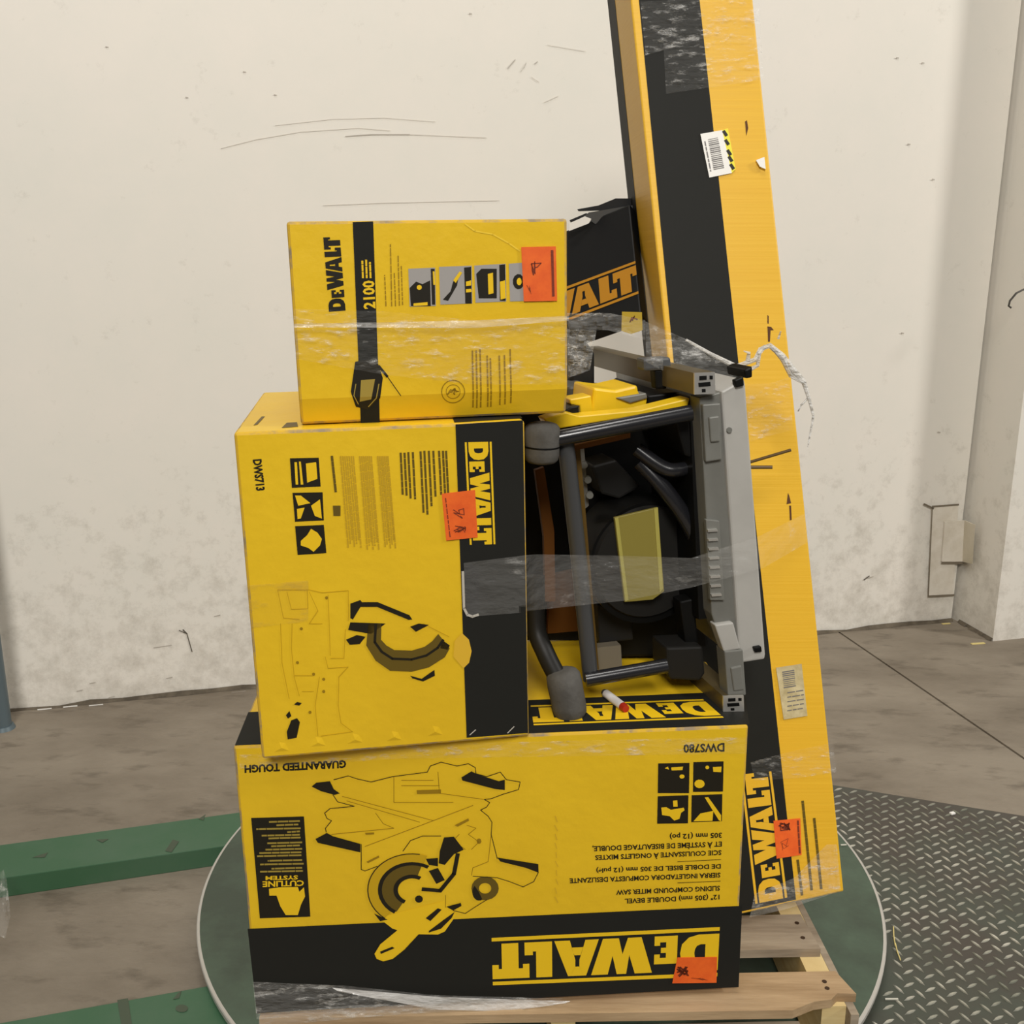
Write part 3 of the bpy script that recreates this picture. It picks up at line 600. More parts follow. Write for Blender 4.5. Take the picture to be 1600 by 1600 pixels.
# ================================================================== UPPER CARTON
tT, fT, uT, lT, QT = carton('washer_carton', (-.2888, 1.3438, 1.176), (10.0, 1.0, 0), .3744, .2685, .35, YEL, 'smallest yellow carton on top of the stack with a black stripe and photo tiles', crease=(.0365, .34))
fT.crease = None; CR = Face(fT.O, fT.U, fT.V); CR.crease = (.0365, .34)
def TB(m, name, mt, par=tT, off=0, label=None): return m.build(name, mt, par, crease=(CR, 0), label=label)
TB(MB().poly(fT, [(551, 347), (583, 346), (594, 663), (564, 664)], e0), 'black_stripe', BLK)
m_ = MB(); logo(m_, fT, (540, 485), (531, 370), (514, 487), (505, 371), e0, bars=False); TB(m_, 'printed_logo', INK)
text(None, fT, '2100', (586, 482), (584, 438), (569, 483), e1_, .03, YINK, tT); m_ = MB()
for i_, (x, a, b) in enumerate([(567, 434, 408), (573, 434, 406), (579, 434, 410)]): greek(m_, fT, (x, a), (x - 1, b), 4, e1_, 3, i_)
TB(m_, 'small_print', YINK)
m_ = MB()
for i_, (x, a, b) in enumerate([(603, 478, 430), (612, 478, 382), (618, 478, 425), (624, 477, 400), (629, 476, 416), (740, 637, 548), (746, 638, 548), (752, 637, 546), (763, 636, 556), (768, 636, 560), (782, 633, 556), (790, 632, 554), (799, 630, 546)]): greek(m_, fT, (x, a), (x - 2, b), 9, e0, 1.8 if x < 700 else 2.6, i_)
sl = arc(708, 612, 18, 18, 0, 360, 24); m_.strip(fT, sl, 1.4, e0); m_.strip(fT, arc(708, 612, 11, 11, 0, 360, 20), 1, e0); scribble(m_, fT, (708, 612), 9, 6, 12, e0, 3, 1.4)
TB(m_, 'small_print', BROWN)
tq = [[(638, 420), (680, 418), (681, 478), (640, 479)], [(686, 417), (737, 415), (738, 474), (688, 476)], [(741, 415), (790, 412), (791, 471), (743, 473)], [(795, 412), (826, 410), (828, 470), (797, 471)]]
ta = [[[(640, 450), (650, 440), (660, 444), (672, 438), (673, 478), (642, 478)], [(673, 420), (679, 420), (680, 476), (675, 476)]], [[(692, 468), (704, 455), (708, 440), (716, 434), (714, 446), (700, 470)], [(725, 418), (736, 417), (737, 474), (727, 474)]], [[(744, 428), (752, 420), (776, 420), (776, 466), (748, 466)], [(780, 414), (789, 413), (790, 470), (781, 470)]], [arc(810, 440, 9, 12, 0, 330, 10)]]
ty_ = [[arc(655, 449, 4, 4, 0, 320, 8), [(646, 474), (668, 472), (668, 477), (646, 478)], [(676, 424), (679, 424), (680, 445), (677, 445)]], [[(708, 438), (718, 424), (722, 426), (712, 442)], [(728, 440), (736, 438), (736, 446), (728, 447)], [(728, 452), (736, 451), (737, 456), (728, 457)]], [[(762, 428), (770, 426), (771, 458), (763, 460)], [(781, 440), (789, 438), (790, 466), (782, 468)]], [arc(811, 440, 4, 6, 0, 330, 8)]]
for q, a, y in zip(tq, ta, ty_):
    t_ = MB().poly(fT, q, e0).build('picture_tile', GREY, tT); m_ = MB()
    for s_ in a: m_.poly(fT, s_, e1_)
    m_.build('picture_print', INK, t_); m_ = MB()
    for s_ in y: m_.poly(fT, s_, e2_)
    m_.build('picture_print', YINK, t_)
m_ = MB(); m_.poly(fT, [(555, 565), (588, 560), (598, 590), (594, 622), (575, 641), (556, 636), (548, 612)], e1_); m_.strip(fT, [(592, 572), (605, 588), (626, 618)], 1.3, e1_); m_.strip(fT, [(592, 572), (605, 588)], 4, e1_); TB(m_, 'printed_drawing', INK)
m_ = MB(); m_.poly(fT, [(564, 594), (586, 592), (580, 624), (562, 628)], e2_); m_.strip(fT, [(556, 600), (553, 618), (560, 632)], 1.4, e2_); m_.strip(fT, [(592, 600), (588, 622), (576, 636)], 1.6, e2_); TB(m_, 'printed_drawing', TAN)
sticker(tT, fT, [(814, 386), (868, 385), (870, 470), (818, 471)], .0022, lambda m: [scribble(m, fT, (837, 418), 8, 12, 12, .0026, 8, 1.3), greek(m, fT, (862, 392), (864, 462), 9, .0026, 4, 3), scribble(m, fT, (826, 452), 4, 8, 6, .0026, 2, .6)], 'orange price sticker at the right end of the photo tiles')
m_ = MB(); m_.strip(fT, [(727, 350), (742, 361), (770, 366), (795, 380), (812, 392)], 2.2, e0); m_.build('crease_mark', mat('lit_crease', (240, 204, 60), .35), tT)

# ================================================================== TALL LEANING CARTON
LW, LH, LD = .2168, 1.95, .2451
tL, fL, uL, lL, QL = carton('tall_carton', (.3803, 1.5536, .2765), (1.1, 5.79, 13.37), LW, LH, LD, YELL, 'very tall narrow amber and black carton leaning to the left behind the stack', bevel=.003, foot=.022)
def lx(y, a, b): return a + (b - a) * y / 1400
up = fL.uv(1100, 0)[1] + .25
a0, a1 = fL.uv(1000, 0), fL.uv(1058, 565); b0, b1 = fL.uv(1093, 0), fL.uv(1243, 1400)
def ex(p, q, v): t = (v - p[1]) / (q[1] - p[1]); return p[0] + (q[0] - p[0]) * t
m_ = MB(); m_.add([fL.at(.003, -.017, e0), fL.at(ex(b0, b1, -.004), -.004, e0), fL.at(ex(b0, b1, LH - .003), LH - .003, e0), fL.at(ex(a0, a1, LH - .003), LH - .003, e0)], [(0, 1, 2, 3)]); m_.build('black_panel', BLK, tL)
m_ = MB(); m_.add([lL.at(.003, .003, e0), lL.at(LD * .36, .003, e0), lL.at(LD * .36, LH - .003, e0), lL.at(.003, LH - .003, e0)], [(0, 1, 2, 3)]); m_.build('black_panel', BLK, tL)
m_ = MB(); logo(m_, fL, (1230, 1402), (1205, 1205), (1180, 1412), (1157, 1210), e1_); m_.build('printed_logo', YINKB, tL)
m_ = MB()
for i_, (x0, y0, x1, y1, nb) in enumerate([(1253, 1398, 1246, 1342, 8), (1268, 1390, 1254, 1252, 18), (1283, 1388, 1272, 1278, 14)]): greek(m_, fL, (x0, y0), (x1, y1), nb, e0, 4.2, i_ + 5)
m_.build('small_print', DKBR, tL)
sticker(tL, fL, [(1208, 1282), (1250, 1278), (1252, 1335), (1213, 1341)], .0022, lambda m: [scribble(m, fL, (1225, 1291), 10, 7, 18, .0026, 4, 1.8), greek(m, fL, (1246, 1282), (1249, 1332), 6, .0026, 3, 3), scribble(m, fL, (1228, 1318), 9, 12, 8, .0026, 12, .6)], 'orange price sticker on the foot of the tall carton')
lb = MB().prism([fL.px(*p, .0022) for p in ((1094, 210), (1128, 204), (1143, 271), (1108, 278))], fL.N * -.0008).build('shipping_label', WHT, tL, label='white barcode label')
m_ = MB()
for k in range(17): y = 216 + k * 2.9; m_.strip(fL, [(1106 + k * .55, y + 3), (1121 + k * .6, y)], rn.choice([.8, 1.3, 1.9]), .0026)
greek(m_, fL, (1101, 222), (1110, 268), 6, .0026, 2, 7); m_.build('barcode', mat('barcode_grey', (110, 106, 104), .6), lb)
lb2 = MB().prism([fL.px(*p, .002) for p in ((1128, 204), (1137, 201), (1149, 265), (1143, 271))], fL.N * -.0006).build('label_tail', mat('lemon_label', (234, 222, 40), .5), tL)
m_ = MB()
for y in (206, 220, 236, 246, 258): m_.strip(fL, [(1130 + (y - 204) * .21, y), (1134 + (y - 204) * .21, y + 6)], 5, .0024)
m_.build('label_print', INK, lb2)
lb3 = MB().prism([fL.px(*p, .0022) for p in ((1212, 1043), (1252, 1037), (1261, 1118), (1224, 1124))], fL.N * -.0008).build('worn_label', mat('worn_label_paper', (206, 192, 150), .6, col2=(176, 160, 116), vscale=50), tL, label='worn pale barcode label under film')
m_ = MB()
for k in range(9): m_.strip(fL, [(1222 + k * .3, 1050 + k * 3), (1240 + k * .3, 1047 + k * 3)], rn.choice([1, 1.8]), .0026)
for k in range(5): greek(m_, fL, (1230, 1082 + k * 7), (1255, 1078 + k * 7), 3, .0026, 1.6, k)
m_.build('barcode', MATS['barcode_grey'], lb3)
hm = mat('torn_hole_brown', (88, 52, 16), .8); m_ = MB()
for q in ([(1164, 190), (1167, 188), (1169, 200), (1166, 213)], [(1231, 770), (1233, 774), (1236, 786), (1229, 788)], [(1233, 790), (1236, 790), (1237, 812), (1234, 813)], [(1199, 492), (1201, 494), (1201, 506), (1199, 505)], [(1199, 510), (1205, 511), (1209, 516), (1204, 516), (1203, 534), (1200, 534)]): m_.poly(fL, q, e0)
m_.build('torn_hole', hm, tL)
flp = MB().prism([fL.px(*p, .003) for p in ((1180, 252), (1193, 247), (1195, 266), (1186, 262))], fL.N * .003).build('torn_paper', WHT, tL)

# ================================================================== BLACK CARTON BEHIND
kb, kt = P(1002, 493, 1.88), P(984, 319, 2.02); vK = (kt - kb); Kh = np.linalg.norm(vK); vK /= Kh
hK = np.array([1, 0, .40]); hK[1] = -(hK[0] * vK[0] + hK[2] * vK[2]) / vK[1]; hK /= np.linalg.norm(hK); dK = np.cross(vK, hK) * -1
dK = np.cross(hK, vK); dK = dK if dK[1] > 0 else -dK
Kw, Kd = .26, .03; KO = kb - hK * Kw
tK = thing('black_carton', KO + hK * Kw / 2, 'black carton with gold logo tilted behind the top yellow carton', 'box')
MB().box8([KO, KO + hK * Kw, KO + hK * Kw + vK * Kh, KO + vK * Kh] + [q + dK * Kd for q in (KO, KO + hK * Kw, KO + hK * Kw + vK * Kh, KO + vK * Kh)]).build('carton_body', BLKB, tK, bevel=.003)
fK = Face(KO, hK, vK)
m_ = MB(); logo(m_, fK, (785, 541), (998, 459), (783, 486), (993, 408), e1_); m_.build('printed_logo', OINK, tK)
def flap(pts, Y, name, m, label=None):
    o = MB().prism([P(x, y, Y) for x, y in pts], (0, .003, 0)).build(name, m, tK, label=label)
    bmx = bmesh.new(); bmx.from_mesh(o.data); bmesh.ops.recalc_face_normals(bmx, faces=bmx.faces[:]); bmx.to_mesh(o.data); bmx.free()
FLG = mat('grey_black_board', (60, 60, 58), .6)
flap([(902, 327), (935, 321), (962, 310), (992, 310), (992, 321), (940, 329), (904, 330)], 2.06, 'open_flap', BLKB)
flap([(912, 338), (920, 332), (992, 320), (992, 334), (930, 350), (922, 344)], 2.045, 'open_flap', FLG)
flap([(890, 344), (916, 333), (920, 335), (892, 348)], 2.05, 'open_flap', BLKB)
flap([(889, 361), (889, 349), (914, 338), (924, 342), (920, 349)], 2.042, 'torn_flap', WHT, 'torn white flap edge')

# ================================================================== TABLE SAW lying on its side
sd = np.array([-.26, .966, 0]); sd /= np.linalg.norm(sd)
ts = thing('table_saw', P(1000, 1110, 1.7) * np.array([1, 1, 0]) + np.array([0, 0, .703]), 'table saw lying on its side with black tube frame and grey metal table', 'table saw')
alu = mat('cast_aluminium', (184, 182, 176), .42, metal=.1, col2=(174, 172, 166), vscale=8)
alud = mat('dark_cast_aluminium', (124, 124, 118), .45, metal=.15, col2=(112, 112, 106), vscale=7)
alub = mat('bright_aluminium', (206, 204, 198), .3, metal=.7)
plas = mat('black_plastic', (12, 12, 11), .45, spec=.2)
plas2 = mat('charcoal_plastic', (31, 30, 28), .5, spec=.25)
tubem = mat('black_gloss_tube', (30, 30, 33), .22, spec=.6)
rub = mat('grey_rubber', (92, 90, 86), .8, spec=.2, col2=(76, 74, 70), vscale=20, bump=.002, bscale=60)
yp = mat('yellow_plastic', (236, 196, 28), .35, spec=.45)
railm = mat('brown_reflection_rail', (98, 86, 60), .35, metal=.3)  # aluminium rail with a brown reflection painted into its colour
def PR(pts, Y, depth, name, m, parent=ts, bev=0, label=None, dirv=None):
    mb = MB().prism([P(x, y, Y) for x, y in pts], (sd if dirv is None else dirv) * depth); o = mb.build(name, m, parent, bevel=bev, label=label)
    if not bev:
        bmx = bmesh.new(); bmx.from_mesh(o.data); bmesh.ops.recalc_face_normals(bmx, faces=bmx.faces[:]); bmx.to_mesh(o.data); bmx.free()
    return o
Y0 = 1.462
tab = PR([(1127, 612), (1163, 592), (1165, 604), (1196, 1022), (1195, 1030), (1156, 1036)], Y0, .44, 'saw_table', alu, bev=.003)
apr = PR([(1093, 622), (1127.5, 612), (1156, 1034), (1142, 1034), (1117, 975), (1112, 960)], Y0 + .006, .035, 'table_apron', alud, bev=.002)
PR([(1098, 632), (1126, 630), (1128, 718), (1103, 722)], Y0 - .002, .012, 'bracket_plate', alud, apr, .002)
PR([(1108, 652), (1124, 650), (1125, 690), (1111, 691)], Y0 - .006, .008, 'raised_pad', alud, apr, .002)
fr_ = PR([(1103, 812), (1124, 814), (1132, 938), (1110, 938)], Y0 - .001, .008, 'vent_frame', alud, apr, .001)
for k in range(8): y = 828 + k * 14.4; PR([(1106 + k * .8, y), (1121 + k * .9, y - 1), (1121.5 + k * .9, y + 2.5), (1106.5 + k * .8, y + 3.5)], Y0 - .005, .008, 'vent_rib', alub, fr_)
bk = PR([(1117, 977), (1146, 973), (1157, 1014), (1131, 1018)], Y0 - .004, .02, 'rail_bracket', alu, bev=.002)
PR([(1132, 1018), (1161, 1015), (1166, 1086), (1138, 1092)], Y0 - .006, .03, 'rail_bracket', alud, bev=.002)
PR([(1142, 1044), (1159, 1040), (1163, 1078), (1147, 1080)], Y0 - .009, .006, 'raised_pad', alud, bk, .002)
def rail(cx, cy, w_, h, label):
    pts = [(cx - w_, cy - h), (cx + w_, cy - h * 1.1), (cx + w_ * 1.05, cy + h), (cx - w_, cy + h * 1.1)]
    r_ = PR(pts, Y0 - .01, .5, 'fence_rail', railm, label=label)
    PR([(cx - w_, cy - h), (cx + w_, cy - h * 1.1), (cx + w_ * 1.05, cy + h), (cx - w_, cy + h * 1.1)], Y0 - .0125, .003, 'rail_end_cap', alub, r_)
    for q in ([(-.5, -.7), (.2, -.75), (.2, -.35), (-.5, -.3)], [(-.6, -.05), (.55, -.15), (.6, .25), (-.55, .35)], [(-.25, .55), (.1, .55), (.1, .85), (-.25, .85)], [(.5, -.75), (.8, -.75), (.8, -.4), (.5, -.4)]):
        PR([(cx + a * w_, cy + b * h) for a, b in q], Y0 - .0135, .002, 'profile_slot', plas, r_)
rail(1101, 599, 16, 16, 'upper fence rail with open silver end'); rail(1146, 1100, 16, 12, 'lower fence rail with open silver end')
PR([(1163, 578), (1176, 572), (1176, 590), (1166, 592)], Y0 + .02, .06, 'end_cap', plas, bev=.003); PR([(1148, 594), (1162, 588), (1163, 603), (1150, 606)], Y0 - .006, .01, 'bolt_head', plas, bev=.002)
PR([(1178, 1012), (1190, 1010), (1191, 1019), (1180, 1020)], Y0 - .006, .01, 'bolt_head', plas, bev=.002)
MB().disc(P(1140, 672, Y0 - .004), (0, 1, 0), .004, .006, 12).build('bolt_head', alud, ts, True)
# lever
PR([(1005, 561), (1048, 558), (1050, 578), (1006, 580)], 1.56, .03, 'clamp_lever', mat('lever_grey', (74, 76, 78), .5), bev=.004); PR([(1022, 578), (1041, 577), (1042, 608), (1025, 608)], 1.565, .02, 'lever_stem', plas, bev=.003)
# housing
PR([(898, 700), (1060, 640), (1094, 626), (1108, 1026), (935, 1028)], 1.66, .24, 'motor_housing', plas, bev=.006)
PR([(1052, 650), (1095, 622), (1103, 720), (1070, 712)], 1.5, .16, 'trunnion_housing', plas, bev=.004)
MB().disc(P(1014, 880, 1.56), sd, .104, .09, 48, 1).build('blade_guard', plas, ts, True, bevel=0); MB().disc(P(1014, 880, 1.552), sd, .092, .012, 48, 1.06).build('blade_guard_cover', plas2, ts, True)
lbp = PR([(960, 809), (1028, 793), (1038, 924), (1020, 937), (976, 941)], 1.53, .006, 'dust_door', mat('olive_amber_plastic', (142, 130, 58), .35), label='olive yellow rectangular plate', bev=.001)
PR([(961, 810), (966, 809), (982, 938), (977, 940)], 1.5285, .004, 'door_edge', mat('pale_olive', (178, 168, 84), .35), lbp); PR([(1022, 795), (1028, 793), (1036, 920), (1031, 926)], 1.5285, .004, 'door_edge', MATS['pale_olive'], lbp)
PR([(924, 728), (962, 718), (1002, 760), (968, 780), (940, 772)], 1.6, .08, 'gear_cover', plas2, bev=.004); PR([(900, 694), (912, 692), (920, 790), (908, 800)], 1.6, .01, 'side_plate', mat('plate_grey', (120, 118, 112), .5, metal=.3))
for x, y in ((912, 725), (918, 748), (921, 772)): MB().disc(P(x, y, 1.59), (0, -1, 0), .006, .01, 10).build('bolt_head', alud, ts, True)
def sm(pts, Y, n=6):
    q = [P(x, y, yy) for (x, y), yy in zip(pts, Y)]; out = []
    for i in range(len(q) - 1):
        p0_, p1_, p2_, p3_ = q[max(i - 1, 0)], q[i], q[i + 1], q[min(i + 2, len(q) - 1)]
        for k in range(n):
            t = k / n; out.append(.5 * ((2 * p1_) + (-p0_ + p2_) * t + (2 * p0_ - 5 * p1_ + 4 * p2_ - p3_) * t * t + (-p0_ + 3 * p1_ - 3 * p2_ + p3_) * t ** 3))
    return out + [q[-1]]
MB().tube(sm([(995, 702), (1035, 730), (1062, 734), (1104, 720)], [1.53, 1.52, 1.52, 1.54]), .0115).build('bent_tube', tubem, ts, True)
MB().tube(sm([(1000, 722), (1045, 772), (1080, 826), (1088, 862), (1090, 960)], [1.54, 1.525, 1.525, 1.535, 1.56]), .013).build('bent_tube', tubem, ts, True)
PR([(1041, 1012), (1098, 1010), (1102, 1052), (1094, 1064), (1048, 1062), (1042, 1050)], 1.5, .06, 'switch_box', plas2, bev=.004); PR([(1062, 940), (1085, 935), (1092, 1012), (1072, 1012)], 1.52, .03, 'switch_arm', plas, bev=.003)
PR([(932, 1012), (970, 1008), (972, 1042), (934, 1048)], 1.58, .02, 'side_plate', mat('taupe_plate', (120, 112, 96), .5)); PR([(934, 945), (985, 940), (990, 1000), (936, 1006)], 1.6, .03, 'side_cover', plas2, bev=.003)
# yellow base pan, its shade between the tubes painted black, and the yellow shroud on top
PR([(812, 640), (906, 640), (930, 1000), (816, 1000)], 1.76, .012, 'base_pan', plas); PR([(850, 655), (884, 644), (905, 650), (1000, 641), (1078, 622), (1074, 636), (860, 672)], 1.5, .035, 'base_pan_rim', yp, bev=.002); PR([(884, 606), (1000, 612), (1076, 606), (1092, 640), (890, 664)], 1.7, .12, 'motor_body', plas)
PR([(928, 606), (962, 610), (996, 602), (998, 614), (1012, 622), (1010, 636), (985, 645), (922, 652), (924, 640)], 1.56, .1, 'motor_shroud', yp, bev=.004); PR([(890, 624), (924, 618), (927, 655), (908, 655), (906, 634), (892, 632)], 1.55, .04, 'shroud_bracket', yp, bev=.002)
PR([(963, 622), (1010, 614), (1012, 622), (985, 630)], 1.555, .03, 'shroud_lid', alud, bev=.002); PR([(893, 636), (904, 634), (906, 654), (877, 657), (877, 644)], 1.53, .04, 'latch', plas, bev=.002)
PR([(1012, 618), (1062, 612), (1066, 622), (1012, 632)], 1.58, .05, 'motor_end', plas, bev=.003); PR([(886, 500), (924, 504), (916, 532), (930, 552), (930, 604), (892, 604)], 1.72, .1, 'frame_foot', plas2, bev=.006)
PR([(887, 604), (924, 600), (922, 624), (887, 628)], 1.66, .1, 'frame_foot', mat('mid_grey_plastic', (82, 82, 78), .5), bev=.005)
brs = mat('brass_brown', (92, 70, 26), .5, spec=.25); amb = mat('shaded_yellow_plastic', (92, 54, 10), .6, spec=.2)  # amb: the pan's yellow, darkened in the colour for shade
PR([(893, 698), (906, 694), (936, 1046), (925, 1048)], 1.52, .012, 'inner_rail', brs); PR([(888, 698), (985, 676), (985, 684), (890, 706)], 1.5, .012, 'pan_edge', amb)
PR([(836, 735), (850, 730), (866, 830), (868, 940), (852, 940), (850, 840)], 1.62, .01, 'shaded_pan_strip', amb); PR([(858, 900), (900, 890), (916, 985), (856, 990)], 1.73, .01, 'shaded_pan_patch', amb)  # added strip and patch, amber standing for the yellow pan in shade
PR([(1078, 640), (1096, 630), (1118, 965), (1092, 968)], Y0 + .034, .36, 'under_table_shroud', plas)
# tube frame and feet
MB().tube([P(858, 688, 1.452), P(960, 668, 1.46), P(1080, 645, 1.475)], .0125, 16).build('frame_tube', tubem, ts, True)
MB().tube([P(884, 690, 1.468), P(903, 860, 1.468), P(923, 1062, 1.468)], .0125, 16).build('frame_tube', mat('satin_grey_tube', (62, 63, 64), .35, spec=.5), ts, True)
MB().tube([P(915, 1062, 1.455), P(1042, 1040, 1.47)], .0115, 16).build('frame_tube', tubem, ts, True)
MB().tube(sm([(836, 900), (838, 980), (852, 1020), (872, 1060)], [1.5, 1.49, 1.47, 1.455]), .015, 16).build('frame_tube', plas2, ts, True)
def foot(a, b, r, name, label):
    a, b = np.array(a), np.array(b); pts = []; rr = []
    for t, s_ in ((0, .55), (.04, .82), (.12, .98), (.3, 1.02), (.5, 1), (.75, 1), (.9, .94), (.97, .78), (1, .5)): pts.append(a + (b - a) * t); rr.append(r * s_)
    return MB().tube(pts, rr, 20).build(name, rub, ts, True, label=label)
ft = foot(P(848, 660, 1.45), P(846, 724, 1.45), .0262, 'rubber_foot', 'upper grey rubber foot')
MB().tube([P(846.5, 696, 1.45), P(846.4, 698.5, 1.45)], .0268, 20).build('split_line', plas, ft, True)
foot(P(878, 1046, 1.452), P(893, 1122, 1.446), .0275, 'rubber_foot', 'lower grey rubber foot')
MB().tube([P(1172, 722, 1.62), P(1236, 703, 1.6)], .0026, 8).build('rod', mat('brown_rod', (96, 72, 32), .5), ts, True); MB().tube([P(1172, 730, 1.61), P(1207, 730, 1.6)], .003, 8).build('rod', MATS['brown_rod'], ts, True)

# marker on the big carton
a, b = uB.px(947, 1090, .007), uB.px(978, 1114, .007)
mk = thing('marker_pen', (a + b) / 2 - np.array([0, 0, .007]), 'small white cylinder with red end lying on the largest carton', 'pen')
MB().tube([a, a + (b - a) * .86], .007, 14).build('barrel', mat('white_plastic', (238, 234, 232), .35), mk, True); MB().tube([a + (b - a) * .84, b], [.0072, .006], 14).build('red_end', mat('red_plastic', (166, 40, 22), .4), mk, True); MB().tube([a - (b - a) * .12, a], [.005, .0065], 14).build('grey_tip', rub, mk, True)

# ================================================================== STRETCH FILM
def filmmat(name, haze, tint=(236, 234, 228), rough=.16, sc=26, bd_=.012, stretch=(1, 1, 3), spark=(.53, .74), smax=None):
    m = bpy.data.materials.new(name); m.use_nodes = True; nt = m.node_tree; N = nt.nodes; L = nt.links; b = N['Principled BSDF']
    b.inputs['Base Color'].default_value = srgb(tint); b.inputs['Roughness'].default_value = rough; b.inputs['Specular IOR Level'].default_value = .9
    tr = N.new('ShaderNodeBsdfTransparent'); mx = N.new('ShaderNodeMixShader'); out = N['Material Output']
    tc = N.new('ShaderNodeTexCoord'); mp = N.new('ShaderNodeMapping'); mp.inputs['Scale'].default_value = stretch; L.new(tc.outputs['Object'], mp.inputs[0])
    n = N.new('ShaderNodeTexNoise'); n.inputs['Scale'].default_value = sc; n.inputs['Detail'].default_value = 6; L.new(mp.outputs[0], n.inputs['Vector'])
    bp = N.new('ShaderNodeBump'); bp.inputs['Distance'].default_value = bd_; L.new(n.outputs[0], bp.inputs['Height']); L.new(bp.outputs[0], b.inputs['Normal'])
    n2 = N.new('ShaderNodeTexNoise'); n2.inputs['Scale'].default_value = sc * .9; n2.inputs['Detail'].default_value = 9; n2.inputs['Roughness'].default_value = .7; L.new(mp.outputs[0], n2.inputs['Vector'])
    r = N.new('ShaderNodeValToRGB'); r.color_ramp.elements[0].position, r.color_ramp.elements[1].position = spark  # painted glints: noise mask turns patches of the film white
    r.color_ramp.elements[0].color = (haze,) * 3 + (1,); r.color_ramp.elements[1].color = (smax or min(1, haze * 3 + .45),) * 3 + (1,)
    L.new(n2.outputs[0], r.inputs[0]); L.new(r.outputs[0], mx.inputs[0]); L.new(tr.outputs[0], mx.inputs[1]); L.new(b.outputs[0], mx.inputs[2]); L.new(mx.outputs[0], out.inputs[0])
    return m
FILM = filmmat('clear_stretch_film', .035, sc=34, stretch=(1, 1, 3.2)); FILMS = filmmat('smooth_stretch_film', .085, sc=16, stretch=(1, 1, 2), spark=(.58, .8), smax=.5); FILMH = filmmat('hazy_stretch_film', .11, sc=22); FILMD = filmmat('bunched_film', .2, sc=40); FILMW = filmmat('white_gathered_film', .3, sc=14, tint=(240, 238, 234)); FILMX = filmmat('bright_film_edge', .6, sc=14, tint=(244, 242, 238)); TAPE = filmmat('clear_tape', .05, tint=(200, 170, 90), bd_=.003, sc=8)
def film(name, top, bot, pos, m, label, nu=28, nv=8, amp=.002, seed=1, cat='plastic film'):
    """a sheet between two pixel poly-lines; pos(px,py) gives the point in the room"""
    rn_ = random.Random(seed); mb = MB(); vs_ = []
    def along(pl, t):
        s_ = t * (len(pl) - 1); i = min(int(s_), len(pl) - 2); f_ = s_ - i; return (pl[i][0] * (1 - f_) + pl[i + 1][0] * f_, pl[i][1] * (1 - f_) + pl[i + 1][1] * f_)
    for i in range(nu + 1):
        a = along(top, i / nu); b = along(bot, i / nu)
        for j in range(nv + 1):
            t = j / nv; p = pos(a[0] * (1 - t) + b[0] * t, a[1] * (1 - t) + b[1] * t); d = p - CP; d /= np.linalg.norm(d)
            vs_.append(p - d * rn_.uniform(0, amp))
    fs = [(i * (nv + 1) + j, i * (nv + 1) + j + 1, (i + 1) * (nv + 1) + j + 1, (i + 1) * (nv + 1) + j) for i in range(nu) for j in range(nv)]
    o = mb.add(vs_, fs).build(name, m, None, True)
    return tag(o, label, cat)
film('stretch_film', [(458, 482), (600, 486), (740, 500), (886, 492)], [(462, 560), (600, 585), (740, 600), (885, 600)], lambda x, y: fT.px(x, y, .005), FILM, 'clear stretch film band wrapped across the top yellow carton', amp=.004)
film('stretch_film', [(460, 505), (600, 503), (740, 500), (886, 493)], [(460, 511), (600, 511), (740, 512), (886, 500)], lambda x, y: fT.px(x, y, .011), FILMW, 'twisted rope of film running across the top yellow carton', nv=3, amp=.003, seed=3)
def between(ya, yb, xa, xb): return lambda x, y: P(x, y, ya + (yb - ya) * min(1, max(0, (x - xa) / (xb - xa))))
film('stretch_film', [(886, 489), (950, 489), (1008, 500)], [(888, 514), (950, 516), (1008, 531)], between(1.5, 1.57, 886, 1158), FILMH, 'strip of grey film below the tilted black carton', nv=4, amp=.006, seed=5)
film('stretch_film', [(886, 514), (910, 515), (932, 516)], [(888, 590), (905, 585), (922, 578)], between(1.5, 1.57, 886, 1158), FILMD, 'crumpled film bunched beside the top yellow carton', nu=10, amp=.012, seed=25)
film('stretch_film', [(1008, 502), (1068, 528), (1158, 574)], [(1010, 566), (1060, 592), (1150, 590)], between(1.55, 1.63, 1008, 1158), FILMH, 'loose grey film sheet reaching the tall carton above the saw', amp=.006, seed=26)
film('stretch_film', [(724, 878), (820, 866), (960, 868), (1080, 872), (1186, 838), (1262, 800)], [(728, 962), (822, 955), (980, 938), (1080, 918), (1192, 888), (1266, 845)], lambda x, y: fM.px(x, y, .005) if x < 822 else P(x, y, min(1.44, 1.39 + (x - 822) * .0006) if x < 1190 else 1.44 + (x - 1190) * .003), FILMS, 'clear film band across the hand hole, the saw and the tall carton', nu=40, amp=.003, seed=6)
film('stretch_film', [(1000, 4), (1100, 0), (1185, -6)], [(1008, 88), (1110, 58), (1190, 80)], lambda x, y: fL.px(x, y, .004), FILM, 'crinkled film around the upper end of the tall carton', amp=.004, seed=7)
film('stretch_film', [(1036, 70), (1110, 52), (1188, 60)], [(1040, 148), (1110, 138), (1192, 126)], lambda x, y: fL.px(x, y, .0045), FILM, 'patch of crinkled film below the upper end of the tall carton', amp=.004, seed=8)
film('stretch_film', [(1162, 600), (1200, 600), (1232, 590)], [(1172, 690), (1205, 680), (1238, 672)], lambda x, y: fL.px(x, y, .004), FILM, 'film wrapped round the tall carton at the saw table top', amp=.003, seed=9)
film('stretch_film', [(1172, 1190), (1240, 1172), (1300, 1160)], [(1178, 1218), (1245, 1215), (1306, 1205)], lambda x, y: fL.px(x, y, .004), FILM, 'film band round the lower third of the tall carton', nv=5, amp=.004, seed=10)
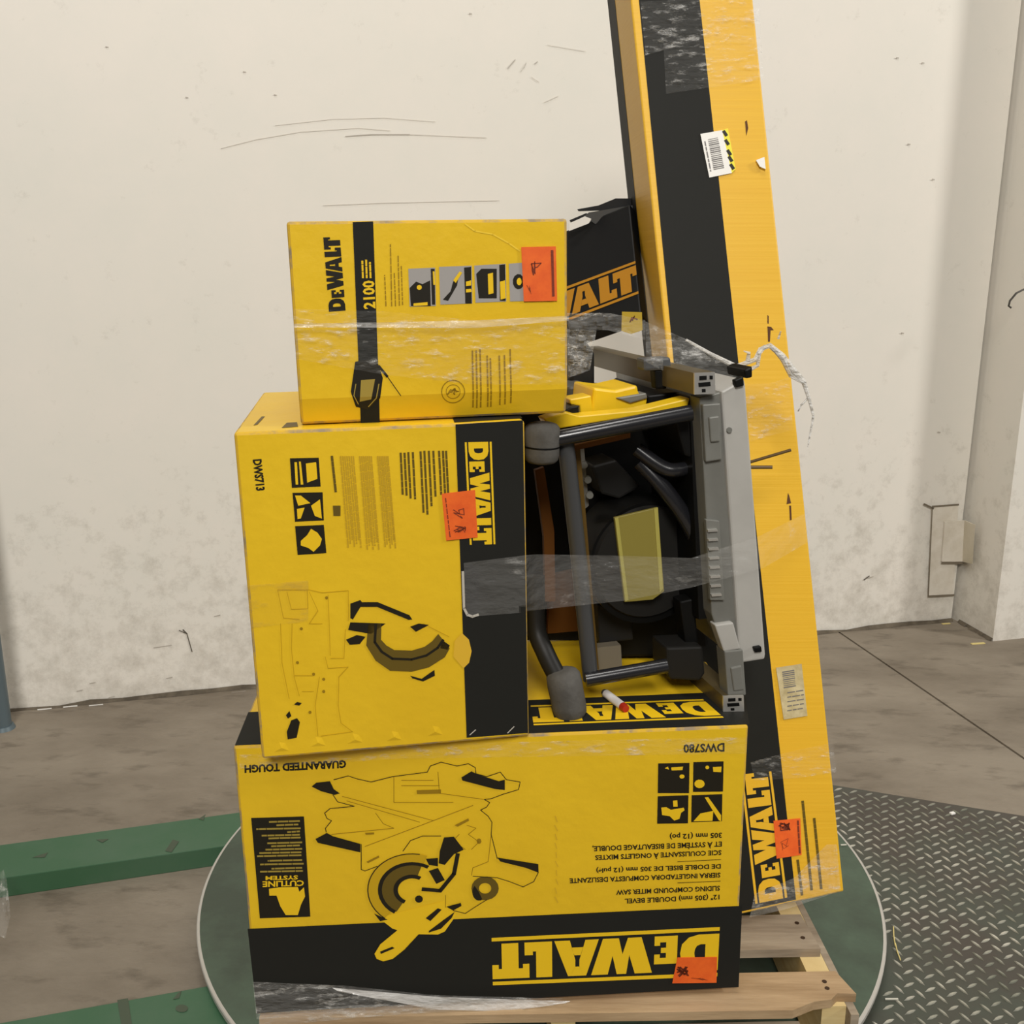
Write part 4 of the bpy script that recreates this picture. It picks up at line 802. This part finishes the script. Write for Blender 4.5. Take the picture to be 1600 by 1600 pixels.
film('stretch_film', [(1178, 1395), (1240, 1370), (1290, 1318), (1306, 1318)], [(1170, 1432), (1230, 1418), (1290, 1398), (1312, 1389)], lambda x, y: fL.px(x, y, .005), FILMH, 'crumpled film round the foot of the tall carton', amp=.005, seed=11)
film('stretch_film', [(396, 1530), (540, 1536), (680, 1551), (880, 1556)], [(402, 1588), (540, 1580), (680, 1574), (870, 1560)], lambda x, y: fB.px(x, y, .006), FILMH, 'silvery film gathered under the largest carton', nu=40, amp=.004, seed=12)
film('stretch_film', [(520, 1535), (680, 1549), (790, 1553), (890, 1556)], [(530, 1541), (680, 1569), (790, 1572), (880, 1560)], lambda x, y: fB.px(x, y, .012), FILMX, 'white stretched edge of film along the foot of the largest carton', nu=40, nv=4, amp=.003, seed=13)
film('stretch_film', [(404, 1584), (560, 1570), (760, 1570)], [(404, 1606), (560, 1590), (760, 1576)], lambda x, y: P(x, y, 1.336), FILMH, 'film over the front edge of the pallet below the largest carton', nu=30, nv=4, amp=.003, seed=14)
film('clear_tape_strip', [(384, 914), (482, 906)], [(392, 980), (482, 970)], lambda x, y: fM.px(x, y, .003), TAPE, 'clear tape patch on the left edge of the medium carton', nu=6, nv=3, amp=.0005, seed=15, cat='tape')
film('clear_tape_strip', [(375, 1178), (620, 1162), (1166, 1150)], [(375, 1200), (620, 1184), (1166, 1176)], lambda x, y: fB.px(x, y, .003), FILM, 'clear tape strip along the upper edge of the largest carton', nu=20, nv=3, amp=.001, seed=16, cat='tape')
# twisted loose strand and the yellow tag hanging in the film
st = thing('film_strand', P(1180, 600, 1.6), 'twisted white strand of torn film in front of the tall carton', 'plastic film')
strm = filmmat('strand_film', .6, sc=40, rough=.3)
for k, (pts, r_) in enumerate([([(1072, 530), (1110, 552), (1150, 572), (1180, 562), (1188, 545), (1203, 539), (1222, 556), (1240, 578), (1256, 596), (1264, 622), (1271, 650), (1262, 700)], [.002, .003, .0045, .004, .004, .0045, .005, .005, .0042, .003, .002, .001]),
                               ([(1150, 574), (1172, 578), (1184, 572), (1186, 552), (1196, 541)], [.004, .004, .003, .004, .003]), ([(1206, 541), (1224, 562), (1236, 586), (1258, 600)], [.003, .005, .004, .002]), ([(1264, 620), (1252, 632), (1247, 642)], [.002, .0015, .001]), ([(1168, 566), (1170, 552), (1162, 548)], [.004, .003, .001]), ([(1216, 530), (1220, 518)], [.002, .001])]):
    MB().tube([P(x, y + rn.uniform(-1, 1), 1.6 - .004 * (i % 2)) for i, (x, y) in enumerate(pts)], r_, 7).build('strand', strm, st, True)
tg = MB().prism([P(x, y, 1.56) for x, y in ((972, 487), (1003, 488), (1004, 516), (986, 522), (971, 517))], (0, .002, 0)).build('warning_tag', mat('dull_yellow_tag', (178, 150, 34), .5)); tag(tg, 'small yellow warning tag below the black carton', 'tag')
m_ = MB(); fg = Face(P(972, 522, 1.559), (1, 0, 0), (0, 0, 1)); scribble(m_, fg, (990, 499), 6, 6, 7, .0004, 3, 1.3); m_.build('tag_print', ORGD, tg)
film('stretch_film', [(0, 1392), (10, 1388), (14, 1400)], [(-6, 1462), (8, 1466), (18, 1440)], lambda x, y: atz(x, y, .03) * np.array([1, 1, 1]) + np.array([0, 0, (1466 - y) * .0006]), FILMH, 'crumpled clear film on the floor at the left edge', nu=8, nv=8, amp=.012, seed=21)
